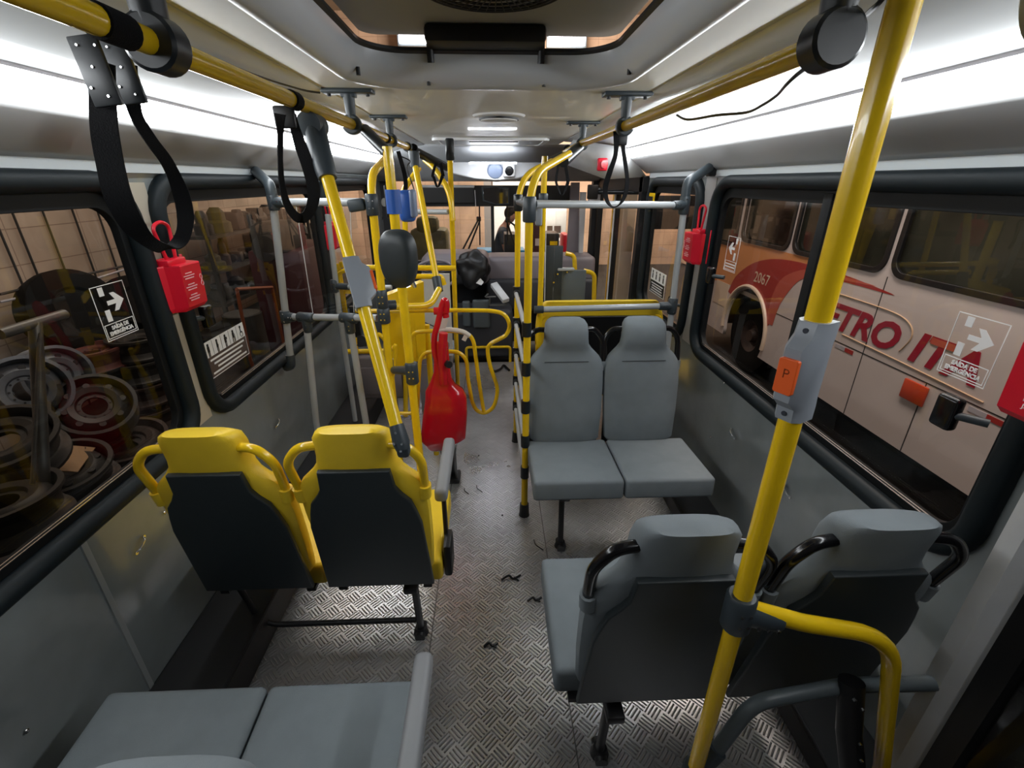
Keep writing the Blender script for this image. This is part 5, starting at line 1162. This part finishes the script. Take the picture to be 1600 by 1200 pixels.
# neighbouring bus
bus = thing('city_bus', 'parked cream and orange city bus number 2067 outside the right windows', 'bus', (4.3, 3, GZ))
BX = 3.1
wins = [(-2.2, 3.50), (3.575, 4.78), (4.855, 5.84), (5.95, 6.62)]
body = [(-4, -.20), (6.9, -.20), (6.9, 2.35), (-4, 2.35)]
arch = [(5.42+.50*math.cos(a), .02+.50*math.sin(a)) for a in [math.radians(x) for x in range(-26, 207, 8)]]
ol = [[(-4, -.20), (4.97, -.20)]+[(5.40-.47*math.cos(math.radians(a)), .00+.50*math.sin(math.radians(a))) for a in range(-22, 203, 9)][::1]+[(5.86, -.20), (6.9, -.20), (6.9, 2.35), (-4, 2.35)]]
ol[0] = [p for p in ol[0]]
wh = [rrect(a, 1.02, b, 1.86, .12) for a, b in wins[:3]]+[rrect(wins[3][0], .93, wins[3][1], 1.86, .05)]
mt = frame_m((BX, 0, 0), (0, 1, 0), (0, 0, 1)); o = plate('body_side', ol+wh, .04, mt, 'bus_white', bevel=0, smooth=False); keep(o, bus)
bm = NB(); box(bm, (4.4, 1.4, 2.37), (2.6, 10.9, .04)); box(bm, (4.4, 6.9, 1.0), (2.6, .05, 2.7)); box(bm, (5.5, 1.4, 1.0), (.05, 10.9, 2.7)); box(bm, (4.4, 1.4, .4), (2.5, 10.9, .05)); part('body_shell', bm, 'bus_cream', bus, False)
for i, (a, b) in enumerate(wins):
    z0 = 1.02 if i < 3 else .93; bm = NB(); box(bm, (BX+.012, (a+b)/2, (z0+1.86)/2), (.006, b-a-.01, 1.86-z0-.01)); part('window_glass', bm, 'bus_glass', bus, False)
    ol2 = [rrect(a-.012, z0-.012, b+.012, 1.872, .125), rrect(a+.025, z0+.025, b-.025, 1.835, .10)]; keep(plate('window_seal', ol2, .02, frame_m((BX-.022, 0, 0), (0, 1, 0), (0, 0, 1)), 'black', bevel=.003), bus)
# painted panels
def bp(n, pts, mm, dz): keep(plate(n, [pts], .001, frame_m((BX-.0205-dz, 0, 0), (0, 1, 0), (0, 0, 1)), mm, smooth=False), bus)
arc = lambda cx, cz, r, a0, a1, n=14, ky=1: [(cx+r*ky*math.cos(math.radians(a0+(a1-a0)*k/n)), cz+r*math.sin(math.radians(a0+(a1-a0)*k/n))) for k in range(n+1)]
bp('orange_paint', [(6.9, .40), (6.9, .90), (5.94, .92), (5.9, 1.0), (3.9, 1.0), (4.2, .97), (4.55, .90), (4.8, .78), (4.9, .60)]+[(5.9, .45)], 'bus_orange', .0005)
bp('red_swoosh', smp if False else [(p.x, p.y) for p in smoothpath([V(5.92, .36, 0), V(5.80, .58, 0), V(5.50, .78, 0), V(5.15, .89, 0), V(4.75, .935, 0), V(4.2, .94, 0), V(3.8, .92, 0), V(3.4, .88, 0), V(3.9, .875, 0), V(4.4, .85, 0), V(4.62, .78, 0), V(4.75, .62, 0), V(4.83, .42, 0), V(4.88, .22, 0), V(4.97, .20, 0), V(5.06, .38, 0), V(5.3, .52, 0), V(5.6, .50, 0), V(5.82, .34, 0)], 4)], 'bus_red', .0012)
bp('orange_swoosh', [(p.x, p.y) for p in smoothpath([V(4.95, .22, 0), V(4.95, .50, 0), V(4.86, .72, 0), V(4.6, .86, 0), V(4.3, .91, 0), V(3.6, .91, 0), V(4.2, .87, 0), V(4.5, .80, 0), V(4.66, .66, 0), V(4.78, .45, 0), V(4.82, .22, 0)], 4)], 'bus_red2', .0020)
am = [(5.40-.50*math.cos(math.radians(a)), .00+.53*math.sin(math.radians(a))) for a in range(-10, 195, 8)]
bm = NB(); tube(bm, [V(BX-.03, a, b) for a, b in am], .024, 8); part('wheel_arch', bm, 'bus_cream', bus)
bm = NB(); lathe(bm, [(.20, -.10), (.34, -.13), (.45, -.10), (.47, 0), (.45, .10), (.34, .12), (.2, .1)], (BX+.18, 5.40, GZ+.47), (1, 0, 0), 36); wl = part('tyre', bm, 'tyre', bus)
bm = NB(); lathe(bm, [(0, -.10), (.07, -.10), (.09, -.04), (.13, -.03), (.16, -.06), (.22, -.09), (.24, -.07), (.24, .05)], (BX+.18, 5.40, GZ+.47), (1, 0, 0), 30); keep(obj('hub', bm, 'rim_rust', None), wl)
bm = NB(); box(bm, (BX+.30, 5.42, .0), (.1, 1.1, 1.2)); box(bm, (BX+.5, 1.0, -.28), (.1, 9, .5)); part('wheel_well', bm, 'black', bus, False)
# seams and belts
for a, b, c, d in ((-4, .365, 4.85, .365), (3.52, -.2, 3.52, 1.0), (2.9, -.2, 2.9, .365), (4.16, -.2, 4.16, .365), (4.16, .365, 4.16, .36)):
    bm = NB(); box(bm, (BX-.021, (a+c)/2, (b+d)/2), (.002, max(abs(c-a), .008), max(abs(d-b), .008))); part('panel_seam', bm, 'rim_dark', bus, False)
for y in (3.02+.70, 4.25, 2.45):
    bm = NB(); box(bm, (BX-.022, y+.06, .30+.03), (.003, .12, .035)); part('reflector_strip', bm, 'trim_grey', bus, False); bm = NB(); box(bm, (BX-.022, y-.05, .30+.03), (.003, .10, .035)); part('reflector_strip', bm, 'bus_red', bus, False)
bm = NB(); box(bm, (BX-.03, 2.96, .265), (.02, .20, .15), bev=.008); part('side_lamp', bm, 'lens_orange', bus)
bm = NB(); box(bm, (BX-.022, 6.1, .30), (.006, .35, .3)); part('flap', bm, 'bus_cream', bus, False)
# lettering
TM = lambda y, z: frame_m((BX-.0235, y, z), (0, -1, 0), (0, 0, 1))
keep(text('fleet_number', '2067', .17, TM(5.22, .655), 'bus_cream', sx=.95, ext=.001), bus)
mat('bus_letter', (.33, .015, .035), .35)
keep(text('name_lettering', 'METRO', .30, TM(3.80, .565), 'bus_letter', shear=.25, sx=1.1, offset=.010, ext=.001), bus)
keep(text('name_lettering', 'ITA', .30, TM(2.86, .565), 'bus_letter', shear=.25, sx=1.15, offset=.010, ext=.001), bus)
for y0, y1, z0, z1 in ((2.80, 2.98, .635, .68), (4.05, 3.92, .655, .69)): bp('letter_bar', [(y0, z0), (y1, z0), (y1+.03*0, z1), (y0, z1)], 'bus_red2', .0052)
mat('bus_outline', (.62, .42, .26), .4)
lo = smoothpath([V(BX-.023, a, b) for a, b in ((4.2, .765), (3.6, .765), (3.30, .752), (3.17, .70), (3.14, .62), (3.18, .53), (3.2, .50))], 5)
bm = NB(); tube(bm, lo, .005, 5); part('outline_stripe', bm, 'bus_outline', bus)
bm = NB(); tube(bm, [V(BX-.023, 3.8, .445), V(BX-.023, 3.2, .43), V(BX-.023, 2.5, .405)], .005, 5); part('outline_stripe', bm, 'bus_outline', bus)
# behind the windscreen: pillar, boxes, person
bm = NB(); a, b = aY(756, 300, 12), aY(768, 300, 12); box(bm, ((a.x+b.x)/2, 12, 1.6), (abs(a.x-b.x), .3, 4.4)); struct(obj('depot_pillar', bm, 'grey_pillar', smooth=False))
bm = NB(); a, b = aY(770, 300, 13), aY(830, 300, 13); box(bm, ((a.x+b.x)/2, 13.4, 1.2), (abs(a.x-b.x), .05, 3.6)); struct(obj('depot_wall_panel', bm, 'white_paint', smooth=False))
def qbox(name, u0, v0, u1, v1, y, dep, m_, label, cat, bev=.01, base=None):
    a, b = aY(u0, v0, y), aY(u1, v1, y)
    if base is not None: b.z = base
    bm = NB(); box(bm, ((a.x+b.x)/2, y+dep/2, (a.z+b.z)/2), (abs(a.x-b.x), dep, abs(a.z-b.z)), bev=bev)
    t = thing(name, label, cat, ((a.x+b.x)/2, y, min(a.z, b.z))); part('body', bm, m_, t)
    return t, a, b
BT = .655
t = thing('workbench', 'long dark workbench carrying cases and blue crates beyond the windscreen', 'workbench', (.3, 6.9, GZ)); bm = NB(); box(bm, (.35, 6.75, BT-.03), (1.7, 1.2, .05)); part('bench_top', bm, 'black', t, False)
for xx in (-.45, 1.15):
    for yy in (6.2, 7.3): bm = NB(); box(bm, (xx, yy, (GZ+BT-.05)/2), (.06, .06, BT-.05-GZ)); part('leg', bm, 'black', t, False)
t, a, b = qbox('equipment_case', 788, 366, 806, 389, 6.6, .4, 'black', 'small black equipment case held in front of the man outside', 'case', base=BT)
t, a, b = qbox('tool_cabinet', 832, 329, 848, 372, 8.5, .5, 'maroon', 'dark maroon cabinet right of the man, behind the yellow poles', 'cabinet', base=GZ); bm = NB(); box(bm, ((a.x+b.x)/2, 8.48, .7), (.08, .02, .12)); part('label_plate', bm, 'white_plastic', t)
t, a, b = qbox('parked_van', 848, 322, 884, 366, 11, 1.8, 'white_paint', 'white parked van with small brown windows beyond the windscreen', 'van')
for u0, u1 in ((855, 863), (866, 876)): c_, d__ = aY(u0, 353, 10.98), aY(u1, 364, 10.98); bm = NB(); box(bm, (c_+d__)/2, (abs(c_.x-d__.x), .03, abs(c_.z-d__.z))); part('van_window', bm, 'rim_rust', t, False)
bm = NB(); box(bm, ((a.x+b.x)/2, 11.3, .0), (abs(a.x-b.x)*1.1, 1.6, 1.0)); part('lower_body', bm, 'white_paint', t)
t, a, b = qbox('black_workstation', 850, 365, 873, 390, 6.4, .4, 'black', 'black workstation with a tiny yellow tag beyond the windscreen', 'workstation', base=BT); p = aY(865, 380, 6.38); bm = NB(); box(bm, p, (.10, .01, .05)); part('yellow_tag', bm, 'yellow_paint', t)
qbox('red_machine', 880, 366, 890, 396, 7.5, .4, 'red_plastic', 'red machine beside the white van beyond the windscreen', 'machine', .04, base=GZ)
qbox('blue_crate', 744, 392, 768, 402, 6.9, .4, 'box_blue', 'bright blue crate left of the windscreen centre post', 'crate', base=BT)
qbox('blue_crate', 811, 391, 820, 401, 6.9, .4, 'box_blue', 'bright blue crate glimpsed between the yellow ladder poles', 'crate', base=BT)
t = thing('olive_machine', 'olive green machine outside behind the slanting yellow pole', 'machine', aY(672, 365, 8)); bm = NB(); box(bm, V(aY(672, 368, 8).x, 8, .22), (.6, .5, 1.54), bev=.08); part('body', bm, 'machine_olive', t); bm = NB(); box(bm, aY(670, 352, 8)+V(0, -.1, .0), (.35, .3, .3), bev=.08); part('head', bm, 'machine_olive', t)
qbox('far_board', 1010, 306, 1100, 358, 7.2, .2, 'black', 'black notice board outside the far right window', 'board')
for uu in (1020, 1090): bm = NB(); q9 = aY(uu, 350, 7.3); cyl(bm, (q9.x, 7.3, GZ), q9, .03, 8); part('leg', bm, 'black', bpy.data.objects['far_board'])
p = aY(1042, 318, 7.18); bm = NB(); 
o = tri_lines(bus, frame_m(p, (1, 0, 0), (0, 0, 1)), 2, .22, .10, 'trim_grey', (.5, 1)); o.parent = None; o.matrix_world = Matrix.Identity(4); o.name = 'board_print'; bpy.data.objects['far_board'].name; keep(o, bpy.data.objects['far_board'])
bm = NB(); cyl(bm, (2.03, 8.0, GZ), (2.03, 8.0, 3), .07, 16); tag(obj('yellow_post', bm, 'yellow_paint'), 'yellow round depot post seen through the front door glass', 'post')
bm = NB(); box(bm, (2.30, 8.3, .9), (.28, .1, 2.9)); struct(obj('depot_column', bm, 'pillar_cream', smooth=False))
# person
per = thing('person', 'man in a dark grey T-shirt outside, head bent down, turned to the right', 'person', (.18, 7.6, GZ))
def skinned(name, verts, edges, radii, m_, sub=2, parent=None, root=0):
    me = bpy.data.meshes.new(name); me.from_pydata([tuple(v) for v in verts], edges, []); o = bpy.data.objects.new(name, me); C.objects.link(o)
    o.modifiers.new('skin', 'SKIN'); lay = me.skin_vertices[0].data if me.skin_vertices else None
    if lay is None:
        bmx = bmesh.new(); bmx.from_mesh(me); bmx.verts.layers.skin.verify(); bmx.to_mesh(me); bmx.free(); lay = me.skin_vertices[0].data
    for i, r in enumerate(radii): lay[i].radius = (r, r) if not isinstance(r, tuple) else r; lay[i].use_root = (i == root)
    s = o.modifiers.new('sub', 'SUBSURF'); s.levels = sub; s.render_levels = sub
    dg = bpy.context.evaluated_depsgraph_get(); me2 = bpy.data.meshes.new_from_object(o.evaluated_get(dg)); bpy.data.objects.remove(o); me2.materials.clear(); o2 = link(name, me2, m_, None); 
    return keep(o2, parent) if parent else o2
G0 = GZ
px, py = .13, 7.62
vs = [(px, py, .42), (px+.01, py, .62), (px+.02, py, .82), (px+.05, py, .98), (px+.09, py, 1.07), (px+.13, py, 1.14),   # pelvis..neck, head base
      (px+.20, py, 1.20), (px+.24, py, 1.17),
      (px+.04, py-.19, .95), (px+.07, py-.23, .70), (px+.27, py-.16, .66), (px+.34, py-.12, .67),
      (px+.06, py+.18, .95), (px+.09, py+.22, .70), (px+.28, py+.15, .66), (px+.35, py+.11, .67),
      (px, py-.10, .36), (px+.03, py-.11, -.08), (px-.01, py-.11, -.46), (px+.12, py-.11, -.51),
      (px, py+.10, .36), (px+.0, py+.11, -.08), (px-.05, py+.11, -.46), (px+.08, py+.11, -.51)]
es = [(0, 1), (1, 2), (2, 3), (3, 4), (4, 5), (5, 6), (6, 7), (3, 8), (8, 9), (9, 10), (10, 11), (3, 12), (12, 13), (13, 14), (14, 15), (0, 16), (16, 17), (17, 18), (18, 19), (0, 20), (20, 21), (21, 22), (22, 23)]
rs_ = [(.15, .12), (.14, .11), (.15, .12), (.13, .10), .055, .06, .105, .07, .06, .045, .035, .035, .06, .045, .035, .035, .09, .06, .045, .04, .09, .06, .045, .04]
skinned('body', vs, es, rs_, 'skin', 2, per)
skinned('shirt', [(px, py, .44), (px+.01, py, .62), (px+.02, py, .82), (px+.05, py, .97), (px+.075, py, 1.035), (px+.04, py-.19, .95), (px+.06, py-.22, .78), (px+.06, py+.18, .95), (px+.08, py+.21, .78)], [(0, 1), (1, 2), (2, 3), (3, 4), (3, 5), (5, 6), (3, 7), (7, 8)], [(.17, .14), (.16, .13), (.17, .14), (.15, .12), .075, .082, .075, .082, .075], 'shirt', 2, per)
skinned('trousers', [(px, py, .44), (px, py-.10, .34), (px+.03, py-.11, -.08), (px-.01, py-.11, -.44), (px, py+.10, .34), (px+.0, py+.11, -.08), (px-.05, py+.11, -.44)], [(0, 1), (1, 2), (2, 3), (0, 4), (4, 5), (5, 6)], [(.17, .14), .11, .08, .065, .11, .08, .065], 'trousers', 2, per)
bm = NB(); bmesh.ops.create_uvsphere(bm, u_segments=20, v_segments=14, radius=1); bmesh.ops.scale(bm, vec=(.118, .092, .118), verts=bm.verts)
for v in list(bm.verts):
    if v.co.x > .03 and v.co.z < .035: v.co *= .80
bmesh.ops.rotate(bm, cent=(0, 0, 0), matrix=Matrix.Rotation(.55, 3, 'Y'), verts=bm.verts); bmesh.ops.translate(bm, vec=(px+.175, py, 1.235), verts=bm.verts); part('hair', bm, 'hair', per)
bm = NB(); box(bm, (px+.285, py, 1.155), (.035, .025, .03), bev=.009); part('nose', bm, 'skin', per)
bm = NB(); box(bm, (px+.265, py, 1.118), (.015, .045, .008), bev=.003); part('mouth', bm, 'rim_red', per)
for s in (-1, 1):
    bm = NB(); bmesh.ops.create_uvsphere(bm, u_segments=10, v_segments=8, radius=.012); bmesh.ops.translate(bm, vec=(px+.268, py+s*.035, 1.19), verts=bm.verts); part('eye', bm, 'black', per)
    bm = NB(); bmesh.ops.create_uvsphere(bm, u_segments=10, v_segments=8, radius=1); bmesh.ops.scale(bm, vec=(.02, .008, .03), verts=bm.verts); bmesh.ops.translate(bm, vec=(px+.165, py+s*.098, 1.175), verts=bm.verts); part('ear', bm, 'skin', per)
    hx_, hy_, hz_ = px+.36, py+s*.115, .67
    for k in range(4):
        skinned('finger', [(hx_, hy_+(k-1.5)*.018, hz_+.0), (hx_+.035, hy_+(k-1.5)*.019, hz_), (hx_+.06-.004*abs(k-1.5), hy_+(k-1.5)*.018, hz_-.02)], [(0, 1), (1, 2)], [.010, .009, .008], 'skin', 1, per)
    skinned('thumb', [(hx_-.02, hy_-s*.02, hz_+.01), (hx_+.01, hy_-s*.05, hz_+.015), (hx_+.035, hy_-s*.055, hz_+.005)], [(0, 1), (1, 2)], [.012, .010, .009], 'skin', 1, per)
#@@END
